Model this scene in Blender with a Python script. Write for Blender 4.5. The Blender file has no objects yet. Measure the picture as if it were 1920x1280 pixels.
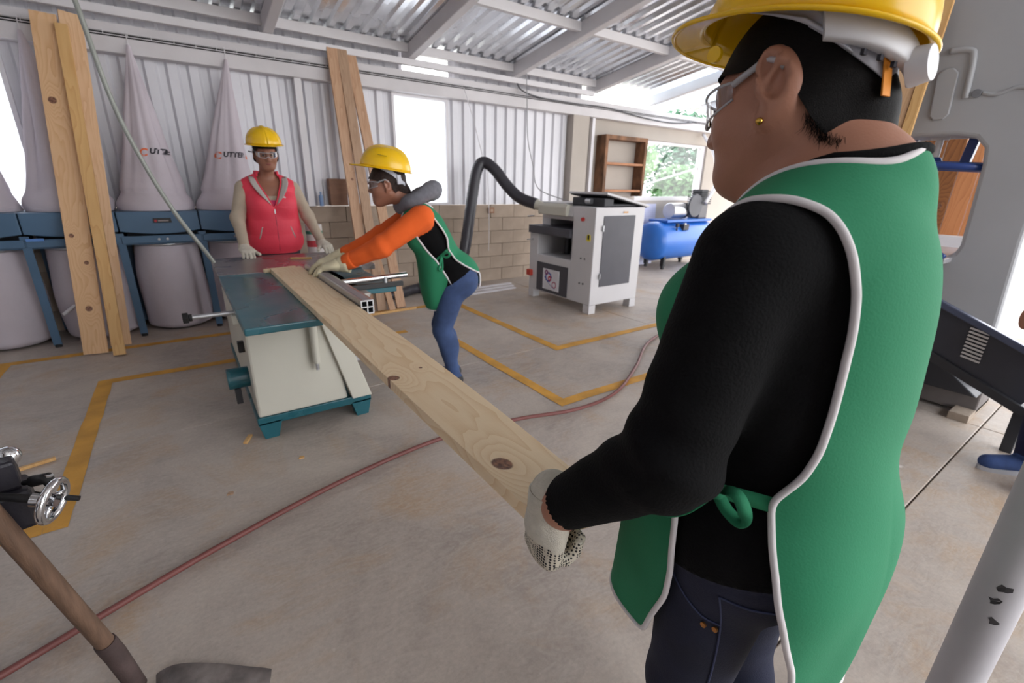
import bpy, bmesh, math, random
import numpy as np
from mathutils import Vector, Matrix, Euler
random.seed(7)
SC = bpy.context.scene
COL = SC.collection
R_ = math.radians

# ---------------------------------------------------------------- camera
CAM_H = 1.36; FPX = 858.0
PITCH, ROLL, YAW = R_(19.0), R_(1.2), R_(35.4)
fw = Vector((math.sin(YAW)*math.cos(PITCH), math.cos(YAW)*math.cos(PITCH), -math.sin(PITCH)))
r0 = Vector((math.cos(YAW), -math.sin(YAW), 0)); d0 = fw.cross(r0)
rx = r0*math.cos(ROLL) - d0*math.sin(ROLL)
dn = r0*math.sin(ROLL) + d0*math.cos(ROLL)
cam_d = bpy.data.cameras.new('camera'); cam = bpy.data.objects.new('camera', cam_d); COL.objects.link(cam)
m = Matrix((( rx.x, -dn.x, -fw.x, 0), (rx.y, -dn.y, -fw.y, 0), (rx.z, -dn.z, -fw.z, CAM_H), (0, 0, 0, 1)))
cam.matrix_world = m
cam_d.sensor_width = 36; cam_d.lens = FPX/1920*36; cam_d.clip_start = .02; cam_d.clip_end = 400
cam_d.dof.use_dof = True; cam_d.dof.focus_distance = .95; cam_d.dof.aperture_fstop = 5.0
SC.camera = cam

# ---------------------------------------------------------------- sky and light
w = bpy.data.worlds.new('overcast'); SC.world = w; w.use_nodes = True
nt = w.node_tree; bg = nt.nodes['Background']
tc = nt.nodes.new('ShaderNodeTexCoord'); sep = nt.nodes.new('ShaderNodeSeparateXYZ')
rmp = nt.nodes.new('ShaderNodeValToRGB')
nt.links.new(tc.outputs['Generated'], sep.inputs[0]); nt.links.new(sep.outputs['Z'], rmp.inputs[0]); nt.links.new(rmp.outputs[0], bg.inputs[0])
rmp.color_ramp.elements[0].position = 0.0; rmp.color_ramp.elements[0].color = (.98, .975, .985, 1)
rmp.color_ramp.elements[1].position = .8; rmp.color_ramp.elements[1].color = (.90, .94, 1, 1)
bg.inputs[1].default_value = 4.2
sun_d = bpy.data.lights.new('sun', 'SUN'); sun = bpy.data.objects.new('sun', sun_d); COL.objects.link(sun)
sun_d.energy = 4.0; sun_d.angle = R_(20); sun_d.color = (1, .97, .92)
sun.rotation_euler = Vector((-.75, .12, -.9)).to_track_quat('-Z', 'Y').to_euler(); sun.location = (14, 0, 14)
SC.view_settings.view_transform = 'Standard'; SC.view_settings.look = 'None'
SC.view_settings.gamma = 1.0; SC.view_settings.use_curve_mapping = False
SC.view_settings.exposure = 0.42

# ---------------------------------------------------------------- materials
MATS = {}
def _new(name):
    mt = bpy.data.materials.new(name); mt.use_nodes = True
    n = mt.node_tree.nodes; l = mt.node_tree.links
    return mt, n, l, n['Principled BSDF']
def lin(c):
    return tuple(((x/255+.055)/1.055)**2.4 if x/255 > .04045 else x/255/12.92 for x in c)
def mat(name, rgb, rough=.5, metal=0., var=.08, vscale=6., bump=0., bscale=60., spec=.5, stretch=None, rvar=0.):
    """plain surface with a little noise in colour, roughness and relief; rgb is 0-255 sRGB"""
    if name in MATS: return MATS[name]
    mt, n, l, b = _new(name)
    c = lin(rgb)
    tcn = n.new('ShaderNodeTexCoord'); mp = n.new('ShaderNodeMapping'); l.new(tcn.outputs['Object'], mp.inputs[0])
    if stretch: mp.inputs['Scale'].default_value = stretch
    nz = n.new('ShaderNodeTexNoise'); nz.inputs['Scale'].default_value = vscale; nz.inputs['Detail'].default_value = 5
    l.new(mp.outputs[0], nz.inputs['Vector'])
    cr = n.new('ShaderNodeValToRGB'); l.new(nz.outputs['Fac'], cr.inputs[0])
    cr.color_ramp.elements[0].position = .3; cr.color_ramp.elements[1].position = .7
    cr.color_ramp.elements[0].color = (*[max(0, x*(1-var)) for x in c], 1)
    cr.color_ramp.elements[1].color = (*[min(1, x*(1+var)) for x in c], 1)
    l.new(cr.outputs[0], b.inputs['Base Color'])
    b.inputs['Metallic'].default_value = metal; b.inputs['Roughness'].default_value = rough
    b.inputs['Specular IOR Level'].default_value = spec
    if rvar:
        mr = n.new('ShaderNodeMapRange'); l.new(nz.outputs['Fac'], mr.inputs[0])
        mr.inputs[1].default_value = .3; mr.inputs[2].default_value = .7
        mr.inputs[3].default_value = max(0, rough-rvar); mr.inputs[4].default_value = min(1, rough+rvar)
        l.new(mr.outputs[0], b.inputs['Roughness'])
    if bump:
        n2 = n.new('ShaderNodeTexNoise'); n2.inputs['Scale'].default_value = bscale; n2.inputs['Detail'].default_value = 4
        l.new(mp.outputs[0], n2.inputs['Vector'])
        bp = n.new('ShaderNodeBump'); bp.inputs['Strength'].default_value = bump; bp.inputs['Distance'].default_value = .01
        l.new(n2.outputs['Fac'], bp.inputs['Height']); l.new(bp.outputs[0], b.inputs['Normal'])
    MATS[name] = mt
    return mt
def wood(name, light, dark, axis='Y', scale=1., knots=(), rough=.6, ring=1.0, contrast=1.):
    """pine: growth rings stretched along the axis, bending round the knots (object coordinates)"""
    if name in MATS: return MATS[name]
    mt, n, l, b = _new(name)
    def M(op, a, bb=None, c=None):
        k = n.new('ShaderNodeMath'); k.operation = op
        for i, v in enumerate((a, bb, c)):
            if v is None: continue
            if isinstance(v, (int, float)): k.inputs[i].default_value = v
            else: l.new(v, k.inputs[i])
        return k.outputs[0]
    tcn = n.new('ShaderNodeTexCoord'); sp = n.new('ShaderNodeSeparateXYZ'); l.new(tcn.outputs['Object'], sp.inputs[0])
    ax = {'X': 0, 'Y': 1, 'Z': 2}[axis]
    along = sp.outputs[ax]; o1 = sp.outputs[(ax+1) % 3]; o2 = sp.outputs[(ax+2) % 3]
    acr = M('ADD', o1, M('MULTIPLY', o2, .6))
    if axis == 'Y': acr = M('ADD', o2, M('MULTIPLY', o1, .6))
    nz = n.new('ShaderNodeTexNoise'); nz.inputs['Scale'].default_value = 1.0; nz.inputs['Detail'].default_value = 2
    cb = n.new('ShaderNodeCombineXYZ'); l.new(M('MULTIPLY', along, 1.6*scale), cb.inputs[0]); l.new(M('MULTIPLY', acr, 9*scale), cb.inputs[1]); l.new(M('MULTIPLY', o1, 6*scale), cb.inputs[2])
    l.new(cb.outputs[0], nz.inputs['Vector'])
    field = M('ADD', M('MULTIPLY', acr, 26*scale), M('MULTIPLY', nz.outputs['Fac'], 7.0))
    kmask = None
    for (ka, kc, kr) in knots:
        da = M('SUBTRACT', along, ka); dc = M('SUBTRACT', o2 if axis == 'Y' else o1, kc)
        d2 = M('ADD', M('MULTIPLY', M('MULTIPLY', da, da), .35), M('MULTIPLY', dc, dc))
        dist = M('SQRT', M('ADD', M('MULTIPLY', da, da), M('MULTIPLY', dc, dc)))
        bend = M('MULTIPLY', M('POWER', 2.718, M('MULTIPLY', d2, -1/(kr*kr*6.5))), 5.0)
        field = M('ADD', field, bend)
        mr = n.new('ShaderNodeMapRange'); mr.interpolation_type = 'SMOOTHSTEP'; l.new(dist, mr.inputs[0])
        mr.inputs[1].default_value = kr*.85; mr.inputs[2].default_value = kr*1.1; mr.inputs[3].default_value = 1; mr.inputs[4].default_value = 0
        kmask = mr.outputs[0] if kmask is None else M('MAXIMUM', kmask, mr.outputs[0])
    rings = M('FRACT', M('MULTIPLY', field, ring))
    shp = M('POWER', rings, 2.5)
    fn = n.new('ShaderNodeTexNoise'); fn.inputs['Scale'].default_value = 1; fn.inputs['Detail'].default_value = 3
    cb2 = n.new('ShaderNodeCombineXYZ'); l.new(M('MULTIPLY', along, 8.), cb2.inputs[0]); l.new(M('MULTIPLY', acr, 320.), cb2.inputs[1])
    l.new(cb2.outputs[0], fn.inputs['Vector'])
    fac = M('MULTIPLY', M('ADD', M('MULTIPLY', shp, .55*contrast), M('MULTIPLY', fn.outputs['Fac'], .35)), .9)
    cr = n.new('ShaderNodeValToRGB'); l.new(fac, cr.inputs[0])
    cr.color_ramp.elements[0].position = .05; cr.color_ramp.elements[1].position = .95
    cr.color_ramp.elements[0].color = (*lin(light), 1); cr.color_ramp.elements[1].color = (*lin(dark), 1)
    out = cr.outputs[0]
    if kmask is not None:
        kn = n.new('ShaderNodeTexNoise'); kn.inputs['Scale'].default_value = 90; l.new(tcn.outputs['Object'], kn.inputs['Vector'])
        kc_ = n.new('ShaderNodeValToRGB'); l.new(kn.outputs['Fac'], kc_.inputs[0])
        kc_.color_ramp.elements[0].position = .35; kc_.color_ramp.elements[1].position = .65
        kc_.color_ramp.elements[0].color = (*lin((88, 58, 45)), 1); kc_.color_ramp.elements[1].color = (*lin((150, 105, 82)), 1)
        mx = n.new('ShaderNodeMix'); mx.data_type = 'RGBA'; l.new(kmask, mx.inputs[0]); l.new(out, mx.inputs[6]); l.new(kc_.outputs[0], mx.inputs[7])
        out = mx.outputs[2]
    l.new(out, b.inputs['Base Color']); b.inputs['Roughness'].default_value = rough
    bp = n.new('ShaderNodeBump'); bp.inputs['Strength'].default_value = .15; bp.inputs['Distance'].default_value = .004
    l.new(fac, bp.inputs['Height']); l.new(bp.outputs[0], b.inputs['Normal'])
    MATS[name] = mt
    return mt
def glass(name, tint=(1, 1, 1), rough=.02, alpha=.15):
    """thin clear sheet: mostly see-through, with a reflection"""
    if name in MATS: return MATS[name]
    mt, n, l, b = _new(name)
    tr = n.new('ShaderNodeBsdfTransparent'); tr.inputs[0].default_value = (*tint, 1)
    gl = n.new('ShaderNodeBsdfGlossy'); gl.inputs['Roughness'].default_value = rough
    fr = n.new('ShaderNodeFresnel'); fr.inputs[0].default_value = 1.5
    ad = n.new('ShaderNodeMath'); ad.operation = 'ADD'; ad.inputs[1].default_value = alpha; l.new(fr.outputs[0], ad.inputs[0])
    mx = n.new('ShaderNodeMixShader'); l.new(ad.outputs[0], mx.inputs[0]); l.new(tr.outputs[0], mx.inputs[1]); l.new(gl.outputs[0], mx.inputs[2])
    l.new(mx.outputs[0], n['Material Output'].inputs[0])
    MATS[name] = mt
    return mt
def translucent(name, rgb, frac=.6):
    if name in MATS: return MATS[name]
    mt, n, l, b = _new(name)
    b.inputs['Base Color'].default_value = (*lin(rgb), 1); b.inputs['Roughness'].default_value = .4
    t = n.new('ShaderNodeBsdfTranslucent'); t.inputs[0].default_value = (*lin(rgb), 1)
    mx = n.new('ShaderNodeMixShader'); mx.inputs[0].default_value = frac
    l.new(b.outputs[0], mx.inputs[1]); l.new(t.outputs[0], mx.inputs[2]); l.new(mx.outputs[0], n['Material Output'].inputs[0])
    MATS[name] = mt
    return mt

# ---------------------------------------------------------------- mesh helpers
class MB:
    """collects shapes; build() links them as one mesh object"""
    def __init__(s): s.v = []; s.f = []; s.mi = []; s.cm = 0
    def add(s, vs, fs):
        o = len(s.v); s.v += [tuple(p) for p in vs]
        for f in fs: s.f.append(tuple(i+o for i in f)); s.mi.append(s.cm)
        return s
    def box(s, lo, hi, M=None):
        x0, y0, z0 = lo; x1, y1, z1 = hi
        vs = [Vector(p) for p in ((x0,y0,z0),(x1,y0,z0),(x1,y1,z0),(x0,y1,z0),(x0,y0,z1),(x1,y0,z1),(x1,y1,z1),(x0,y1,z1))]
        if M is not None: vs = [M @ p for p in vs]
        return s.add(vs, [(0,3,2,1),(4,5,6,7),(0,1,5,4),(1,2,6,5),(2,3,7,6),(3,0,4,7)])
    def beam(s, a, b, w, t, up=(0,0,1), roll=0):
        """rectangular bar from a to b, w wide (sideways), t thick (along up)"""
        a = Vector(a); b = Vector(b); d = (b-a).normalized(); u = Vector(up)
        sd = d.cross(u)
        if sd.length < 1e-4: sd = d.cross(Vector((1,0,0)))
        sd.normalize(); u = sd.cross(d)
        if roll:
            q = Matrix.Rotation(roll, 3, d); sd = q @ sd; u = q @ u
        vs = []
        for p in (a, b):
            for i, j in ((-1,-1),(1,-1),(1,1),(-1,1)): vs.append(p + sd*(i*w/2) + u*(j*t/2))
        return s.add(vs, [(0,1,2,3),(7,6,5,4),(0,4,5,1),(1,5,6,2),(2,6,7,3),(3,7,4,0)])
    def tube(s, pts, r, n=12, cap=True, closed=False):
        pts = [Vector(p) for p in pts]; N = len(pts)
        rs = r if isinstance(r, (list, tuple)) else [r]*N
        vs = []; up = None
        for i, p in enumerate(pts):
            if closed: t = pts[(i+1) % N]-pts[i-1]
            else: t = pts[min(i+1, N-1)]-pts[max(i-1, 0)]
            if t.length < 1e-9: t = Vector((0,0,1))
            t.normalize()
            if up is None:
                up = t.orthogonal().normalized()
            else:
                up = up - t*up.dot(t)
                if up.length < 1e-6: up = t.orthogonal()
                up.normalize()
            sd = t.cross(up)
            for k in range(n):
                a = 2*math.pi*k/n; vs.append(p + (up*math.cos(a)+sd*math.sin(a))*rs[i])
        fs = []
        for i in range(N if closed else N-1):
            j = (i+1) % N
            for k in range(n):
                k2 = (k+1) % n; fs.append((i*n+k, i*n+k2, j*n+k2, j*n+k))
        if cap and not closed:
            fs.append(tuple(range(n-1, -1, -1))); fs.append(tuple((N-1)*n+k for k in range(n)))
        return s.add(vs, fs)
    def cyl(s, a, b, r, r2=None, n=20): return s.tube([a, b], [r, r if r2 is None else r2], n)
    def lathe(s, prof, n=32, M=None, closed=False, sx=1, sy=1):
        """profile of (radius, z) turned round the z axis"""
        vs = []; fs = []
        for (r, z) in prof:
            for k in range(n):
                a = 2*math.pi*k/n; p = Vector((r*math.cos(a)*sx, r*math.sin(a)*sy, z)); vs.append(M @ p if M is not None else p)
        P = len(prof)
        for i in range(P if closed else P-1):
            j = (i+1) % P
            for k in range(n):
                k2 = (k+1) % n; fs.append((i*n+k, i*n+k2, j*n+k2, j*n+k))
        if not closed:
            if prof[0][0] > 1e-6: fs.append(tuple(range(n-1, -1, -1)))
            if prof[-1][0] > 1e-6: fs.append(tuple((P-1)*n+k for k in range(n)))
        return s.add(vs, fs)
    def prism(s, poly, lo, hi, plane='XZ', M=None):
        """polygon extruded between lo and hi along the axis left out of plane"""
        def P(a, b, c):
            return {'XZ': Vector((a, c, b)), 'YZ': Vector((c, a, b)), 'XY': Vector((a, b, c))}[plane]
        n = len(poly); vs = [P(a, b, lo) for a, b in poly] + [P(a, b, hi) for a, b in poly]
        if M is not None: vs = [M @ p for p in vs]
        fs = [tuple(range(n)), tuple(range(2*n-1, n-1, -1))]
        for i in range(n):
            j = (i+1) % n; fs.append((j, i, i+n, j+n))
        return s.add(vs, fs)
    def grid(s, f, nu, nv):
        vs = [f(u/nu, v/nv) for v in range(nv+1) for u in range(nu+1)]
        fs = [(v*(nu+1)+u, v*(nu+1)+u+1, (v+1)*(nu+1)+u+1, (v+1)*(nu+1)+u) for v in range(nv) for u in range(nu)]
        return s.add(vs, fs)
    def mesh(s, name):
        me = bpy.data.meshes.new(name); me.from_pydata(s.v, [], s.f); me.update()
        bm = bmesh.new(); bm.from_mesh(me); bmesh.ops.recalc_face_normals(bm, faces=bm.faces[:]); bm.to_mesh(me); bm.free()
        return me
    def build(s, name, material, parent=None, smooth=False, bev=0., solid=0., seg=2, auto=None):
        me = s.mesh(name)
        for mt in (material if isinstance(material, (list, tuple)) else [material]): me.materials.append(mt)
        if any(s.mi): me.polygons.foreach_set('material_index', s.mi)
        o = link(name, me, parent)
        if solid:
            md = o.modifiers.new('solid', 'SOLIDIFY'); md.thickness = solid; md.offset = 0
        if bev:
            md = o.modifiers.new('bevel', 'BEVEL'); md.width = bev; md.segments = seg; md.limit_method = 'ANGLE'; md.angle_limit = R_(40)
            md.harden_normals = False
        if smooth:
            me.polygons.foreach_set('use_smooth', [True]*len(me.polygons))
            if auto is not None: me.set_sharp_from_angle(angle=R_(auto))
        return o
PM = {}
def link(name, me, parent=None):
    o = bpy.data.objects.new(name, me); COL.objects.link(o)
    if parent is not None:
        o.parent = parent
        # children are modelled in world space: undo the parent's placement
        pm = PM.get(parent.name)
        if pm is not None: o.matrix_parent_inverse = pm.inverted(); PM[o.name] = Matrix.Identity(4)
    return o
def tag(o, label=None, cat=None, group=None, kind=None):
    if label: o['label'] = label
    if cat: o['category'] = cat
    if group: o['group'] = group
    if kind: o['kind'] = kind
    return o
def thing(name, label, cat, loc=(0,0,0), group=None, local=None):
    """Empty at a thing's base. Parts are modelled in world space unless local (a matrix) is given"""
    o = bpy.data.objects.new(name, None); COL.objects.link(o); o.empty_display_size = .1
    if local is not None: o.matrix_world = local
    else:
        o.location = loc; PM[o.name] = Matrix.Translation(Vector(loc))
    return tag(o, label, cat, group)
def struct(o): o['kind'] = 'structure'; return o
def text_mesh(txt, size, shear=0., extrude=.0008, align='LEFT'):
    cu = bpy.data.curves.new('lettering', 'FONT'); cu.body = txt; cu.size = size; cu.shear = shear; cu.extrude = extrude; cu.align_x = align; cu.offset = size*.035
    o = bpy.data.objects.new('lettering', cu); COL.objects.link(o)
    dg = bpy.context.evaluated_depsgraph_get(); me = bpy.data.meshes.new_from_object(o.evaluated_get(dg))
    w = o.dimensions.x
    COL.objects.unlink(o); bpy.data.objects.remove(o)
    return me
def spline(pts, n=8):
    """Catmull-Rom through the points"""
    P = [Vector(p) for p in pts]; out = []
    for i in range(len(P)-1):
        a = P[max(i-1, 0)]; b = P[i]; c = P[i+1]; d = P[min(i+2, len(P)-1)]
        for k in range(n):
            t = k/n; out.append(.5*((2*b)+(c-a)*t+(2*a-5*b+4*c-d)*t*t+(3*b-a-3*c+d)*t**3))
    out.append(P[-1]); return out
# ================================================================ the shed
WY = 5.65                      # inner face of the back wall
M_conc = None
def concrete():
    mt, n, l, b = _new('concrete_floor')
    tcn = n.new('ShaderNodeTexCoord')
    def noise(sc, det=5, rough=.6, vec=None, dist=0):
        k = n.new('ShaderNodeTexNoise'); k.inputs['Scale'].default_value = sc; k.inputs['Detail'].default_value = det; k.inputs['Roughness'].default_value = rough
        k.inputs['Distortion'].default_value = dist
        l.new(vec or tcn.outputs['Object'], k.inputs['Vector']); return k.outputs['Fac']
    def ramp(f, p0, c0, p1, c1):
        k = n.new('ShaderNodeValToRGB'); l.new(f, k.inputs[0]); e = k.color_ramp.elements
        e[0].position = p0; e[0].color = (*c0, 1); e[1].position = p1; e[1].color = (*c1, 1); return k.outputs[0]
    def mix(f, a, bb, mode='MIX'):
        k = n.new('ShaderNodeMix'); k.data_type = 'RGBA'; k.blend_type = mode
        if isinstance(f, float): k.inputs[0].default_value = f
        else: l.new(f, k.inputs[0])
        l.new(a, k.inputs[6]); l.new(bb, k.inputs[7]); return k.outputs[2]
    base = ramp(noise(1.3, 7, .7, dist=.5), .34, lin((158, 147, 140)), .66, lin((196, 184, 173)))
    tan = ramp(noise(1.9, 6, .68, dist=.8), .50, (0, 0, 0), .68, (.75, .75, .75))
    tanc = n.new('ShaderNodeRGB'); tanc.outputs[0].default_value = (*lin((180, 152, 122)), 1)
    c = mix(tan, base, tanc.outputs[0])
    # trowel swirls
    mp = n.new('ShaderNodeMapping'); l.new(tcn.outputs['Object'], mp.inputs[0]); mp.inputs['Rotation'].default_value = (0, 0, .5); mp.inputs['Scale'].default_value = (5, 15, 1)
    sw = noise(1.3, 4, .62, mp.outputs[0], 2.6)
    c = mix(ramp(sw, .42, (0, 0, 0), .64, (.45, .45, .45)), c, ramp(sw, 0, lin((190, 181, 172)), 1, lin((190, 181, 172))))
    fine = ramp(noise(70, 3, .7), .3, (.80, .80, .80), .7, (1.12, 1.12, 1.12))
    c = mix(.55, c, fine, 'MULTIPLY')
    # dried white paint drops and dust
    vo = n.new('ShaderNodeTexVoronoi'); vo.inputs['Scale'].default_value = 2.1; vo.inputs['Randomness'].default_value = 1
    nz = n.new('ShaderNodeTexNoise'); nz.inputs['Scale'].default_value = 24; l.new(tcn.outputs['Object'], nz.inputs['Vector'])
    vm = n.new('ShaderNodeMix'); vm.data_type = 'VECTOR'; vm.inputs[0].default_value = .06; l.new(tcn.outputs['Object'], vm.inputs[4]); l.new(nz.outputs['Color'], vm.inputs[5]); l.new(vm.outputs[1], vo.inputs['Vector'])
    drop = ramp(vo.outputs['Distance'], .022, (1, 1, 1), .05, (0, 0, 0))
    wh = n.new('ShaderNodeRGB'); wh.outputs[0].default_value = (*lin((214, 208, 202)), 1)
    c = mix(drop, c, wh.outputs[0])
    l.new(c, b.inputs['Base Color'])
    rr = n.new('ShaderNodeMapRange'); l.new(noise(3, 4), rr.inputs[0]); rr.inputs[3].default_value = .42; rr.inputs[4].default_value = .7
    l.new(rr.outputs[0], b.inputs['Roughness'])
    bp = n.new('ShaderNodeBump'); bp.inputs['Strength'].default_value = .25; bp.inputs['Distance'].default_value = .004
    l.new(sw, bp.inputs['Height']); l.new(bp.outputs[0], b.inputs['Normal'])
    return mt
M_conc = concrete()
M_white = mat('white_painted_steel', (214, 212, 216), .45, 0, .05, 3, .05, 40)
M_whited = mat('white_beam_paint', (206, 203, 206), .55, 0, .08, 2.2, .1, 30)
M_galv = mat('galvanised_sheet', (226, 229, 234), .26, .9, .06, 2.5, .04, 12, rvar=.08)
M_galvw = mat('galvanised_wall_sheet', (214, 214, 220), .5, .12, .05, 1.5, .03, 10)
M_block = mat('concrete_block', (162, 146, 131), .9, 0, .14, 5, .35, 90)
M_mortar = mat('mortar', (150, 136, 122), .95, 0, .1, 20, .3, 80)
M_plaster = mat('beige_plaster', (176, 168, 160), .9, 0, .06, 1.6, .12, 50)
M_yel = mat('yellow_floor_paint', (206, 152, 62), .7, 0, .22, 5, .15, 70)
M_black = mat('black_plastic', (22, 22, 25), .45, 0, .1, 10)
M_dark = mat('dark_steel', (52, 53, 58), .5, .3, .12, 6)
M_chrome = mat('chrome', (222, 224, 228), .12, 1., .03, 5)
M_alu = mat('aluminium', (190, 192, 196), .32, .9, .05, 8)
M_wire = mat('grey_wire', (120, 120, 124), .6)

floor = struct(MB().box((-6, -5, -.25), (14, 8, -.02)).build('floor', M_mortar))
xs = [-6, -2.6, 3.82, 9.0, 14]; ys = [-5, .37, 2.95, WY+.02, 8]
J = .003
for i in range(4):
    for j in range(4):
        if i == 2 and j in (0,): pass
        MB().box((xs[i]+J, ys[j]+J, -.03), (xs[i+1]-J, ys[j+1]-J, 0)).build('floor_slab', M_conc, floor, bev=.004)
NS = [0]
def stripe(a, b, w=.085):
    NS[0] += 1
    a = Vector(a).to_3d(); b = Vector(b).to_3d(); d = (b-a).normalized()
    n_ = max(2, int((b-a).length/.12)); s = Vector((-d.y, d.x, 0)); vs = []; rnd = random.Random(int(a.x*97+b.y*31))
    for i in range(n_+1):
        p = a.lerp(b, i/n_)
        for e in (-1, 1): vs.append(p + s*e*(w/2+rnd.uniform(-.004, .003)) + Vector((0, 0, .0012+.0002*NS[0])))
    fs = [(2*i, 2*i+1, 2*i+3, 2*i+2) for i in range(n_)]
    MB().add(vs, fs).build('floor_marking', M_yel, floor)
for a, b in (((-2.4, 4.77), (1.3, 4.80)), ((-.61, 4.0), (1.6, 4.0)), ((-.62, 4.04), (-.63, 2.27)), ((-.67, 2.31), (-1.9, 2.31)),
             ((-1.27, 4.8), (-1.27, 3.3)), ((2.52, 4.75), (2.52, 2.82)), ((2.48, 2.86), (5.2, 2.87)), ((1.86, 3.6), (1.86, 1.99)), ((1.82, 2.03), (3.2, 2.01)), ((1.45, 4.8), (2.56, 4.74))):
    stripe(a, b)

# ---- back wall: blocks below, corrugated sheets above
wall_back = struct(MB().box((-3.4, WY+.03, 0), (4.97, WY+.17, 1.075)).build('wall_back', M_mortar))
bw, bh = .40, .18
bm_ = MB().box((-bw/2+.003, -.02, -bh/2+.003), (bw/2-.003, .03, bh/2-.003)).mesh('concrete_block'); bm_.materials.append(M_block)
bmh = MB().box((-bw/4+.003, -.02, -bh/2+.003), (bw/4-.003, .03, bh/2-.003)).mesh('concrete_block'); bmh.materials.append(M_block)
rb = random.Random(3)
for c in range(6):
    x = -3.4 + (bw/2 if c % 2 else 0)
    first = True
    while x < 4.95:
        half = (c % 2 and first)
        me, ww = (bmh, bw/2) if (half or x+bw > 5.0) else (bm_, bw)
        if half: x = -3.4
        o = link('concrete_block', me, wall_back); o.location = (x+ww/2, WY+.02+rb.uniform(-.004, .004), c*bh+bh/2); o.rotation_euler = (rb.uniform(-.006, .006), 0, rb.uniform(-.006, .006))
        x += ww; first = False
def corr_profile(w, pitch=.165, depth=.028):
    """(across, out) points of a trapezoid profile"""
    pts = []; x = 0
    while x < w-1e-6:
        for dx, h in ((0, 0), (.32, 0), (.45, 1), (.87, 1), (1.0, 0)):
            if x+dx*pitch <= w+1e-6 and not (dx == 1.0): pts.append((x+dx*pitch, h*depth))
        x += pitch
    pts.append((w, 0)); return pts
def wall_sheet(x0, x1, z0, z1, y=WY+.05, m_=None, name='metal_sheet', par=None):
    pr = corr_profile(x1-x0)
    vs = [(x0+a, y-h, z) for z in (z0, z1) for a, h in pr]; n_ = len(pr)
    return MB().add(vs, [(i, i+1, n_+i+1, n_+i) for i in range(n_-1)]).build(name, m_ or M_galvw, par or wall_back, solid=.0015)
SH = 2.62
for x0, x1 in ((-.93, -.10), (-.10, .73), (.73, 1.50), (1.50, 2.235), (2.965, 3.63), (3.63, 4.30), (4.30, 4.97)):
    wall_sheet(x0, x1, 1.08, 2.36)
for x0, x1 in ((-3.4, -2.5), (-2.5, -1.6), (-1.6, -.7), (-.7, .2), (.2, 1.1), (1.1, 1.8), (1.8, 2.42), (3.02, 3.7), (3.7, 4.6), (4.6, 5.25)):
    wall_sheet(x0, x1, 2.52, 2.782, y=WY+.09)
# beams running along the wall, with the cable ladder between them
t = struct(MB().box((-3.4, WY-.10, 2.335), (10.4, WY+.04, 2.455)).build('trim_1', M_whited, bev=.006))
t = struct(MB().box((-3.4, WY-.08, 2.485), (10.4, WY+.04, 2.56)).build('trim_2', M_whited, bev=.006))
ladder = thing('cable_ladder', 'long thin wire cable ladder fixed between the white beams on the back wall', 'cable tray', (-3.4, WY-.09, 2.455))
mb = MB()
for z in (2.462, 2.486): mb.tube([(-3.4, WY-.125, z), (10.3, WY-.125, z)], .0035, 6)
mb.build('rail', M_white, ladder)
mb = MB(); x = -3.3
while x < 10.2:
    mb.tube([(x, WY-.03, 2.47), (x, WY-.127, 2.462), (x, WY-.127, 2.50)], .003, 5); x += .16
o = mb.build('rungs', M_white, ladder); o['kind'] = 'stuff'
mb = MB(); mb.box((-3.4, WY-.09, 2.457), (10.3, WY+.03, 2.483)); mb.build('gap_shade', mat('gap_black', (32, 31, 34), .7), ladder)  # black fill stands in for the shade in the gap between the beams
# window 1 and 2: pale translucent sheets glowing with daylight
M_poly = translucent('milky_sheet', (250, 252, 255), .75)
def window(name, x0, x1, z0, z1, nm=1):
    f = MB(); t_ = .03
    f.box((x0, WY+.0, z0), (x0+t_, WY+.07, z1)); f.box((x1-t_, WY+.0, z0), (x1, WY+.07, z1))
    f.box((x0+t_, WY+.0, z0), (x1-t_, WY+.07, z0+t_)); f.box((x0+t_, WY+.0, z1-t_), (x1-t_, WY+.07, z1))
    return struct(f.build(name, M_white))
w1 = window('window_1', -2.6, -.93, 1.08, 2.335); MB().box((-2.57, WY+.03, 1.11), (-.96, WY+.036, 2.305)).build('pane', M_poly, w1)
w2 = window('window_2', 2.235, 2.965, 1.08, 2.335); MB().box((2.265, WY+.03, 1.11), (2.935, WY+.036, 2.305)).build('pane', M_poly, w2)
wall_sheet(-3.4, -2.6, 1.08, 2.36)
# posts and the plastered part
struct(MB().box((1.185, WY-.07, 1.08), (1.255, WY-.005, 2.335)).build('trim_3', M_white, bev=.004))
struct(MB().box((5.395, WY-.06, 0), (5.455, WY-.0, 2.335)).build('trim_4', M_white, bev=.004))
wr = struct(MB().box((4.97, WY-.10, 0), (5.29, WY+.2, 2.335)).box((5.29, WY+.02, 0), (6.60, WY+.2, 2.335)).box((6.60, WY+.02, 0), (8.55, WY+.2, 1.12)).box((6.60, WY+.02, 2.12), (8.55, WY+.2, 2.335)).box((8.55, WY+.02, 0), (10.4, WY+.2, 2.335)).build('wall_right', M_plaster))
w3 = MB(); 
for a in ((6.60, 1.12, 6.66, 2.12), (8.42, 1.12, 8.55, 2.12), (6.66, 1.12, 8.42, 1.19), (6.66, 2.07, 8.42, 2.12)):
    w3.box((a[0], WY+.06, a[1]), (a[2], WY+.14, a[3]))
w3 = struct(w3.build('window_3', M_white, bev=.004))
MB().add([(6.66, WY+.097, 1.19), (8.42, WY+.097, 1.19), (8.42, WY+.097, 2.07), (6.66, WY+.097, 2.07)], [(0, 1, 2, 3)]).build('pane', glass('window_glass', (1, 1, 1), .02, .02), w3)
MB().beam((6.66, WY+.085, 1.34), (8.42, WY+.085, 1.72), .02, .03).build('diagonal_bar', M_white, w3)

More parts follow.
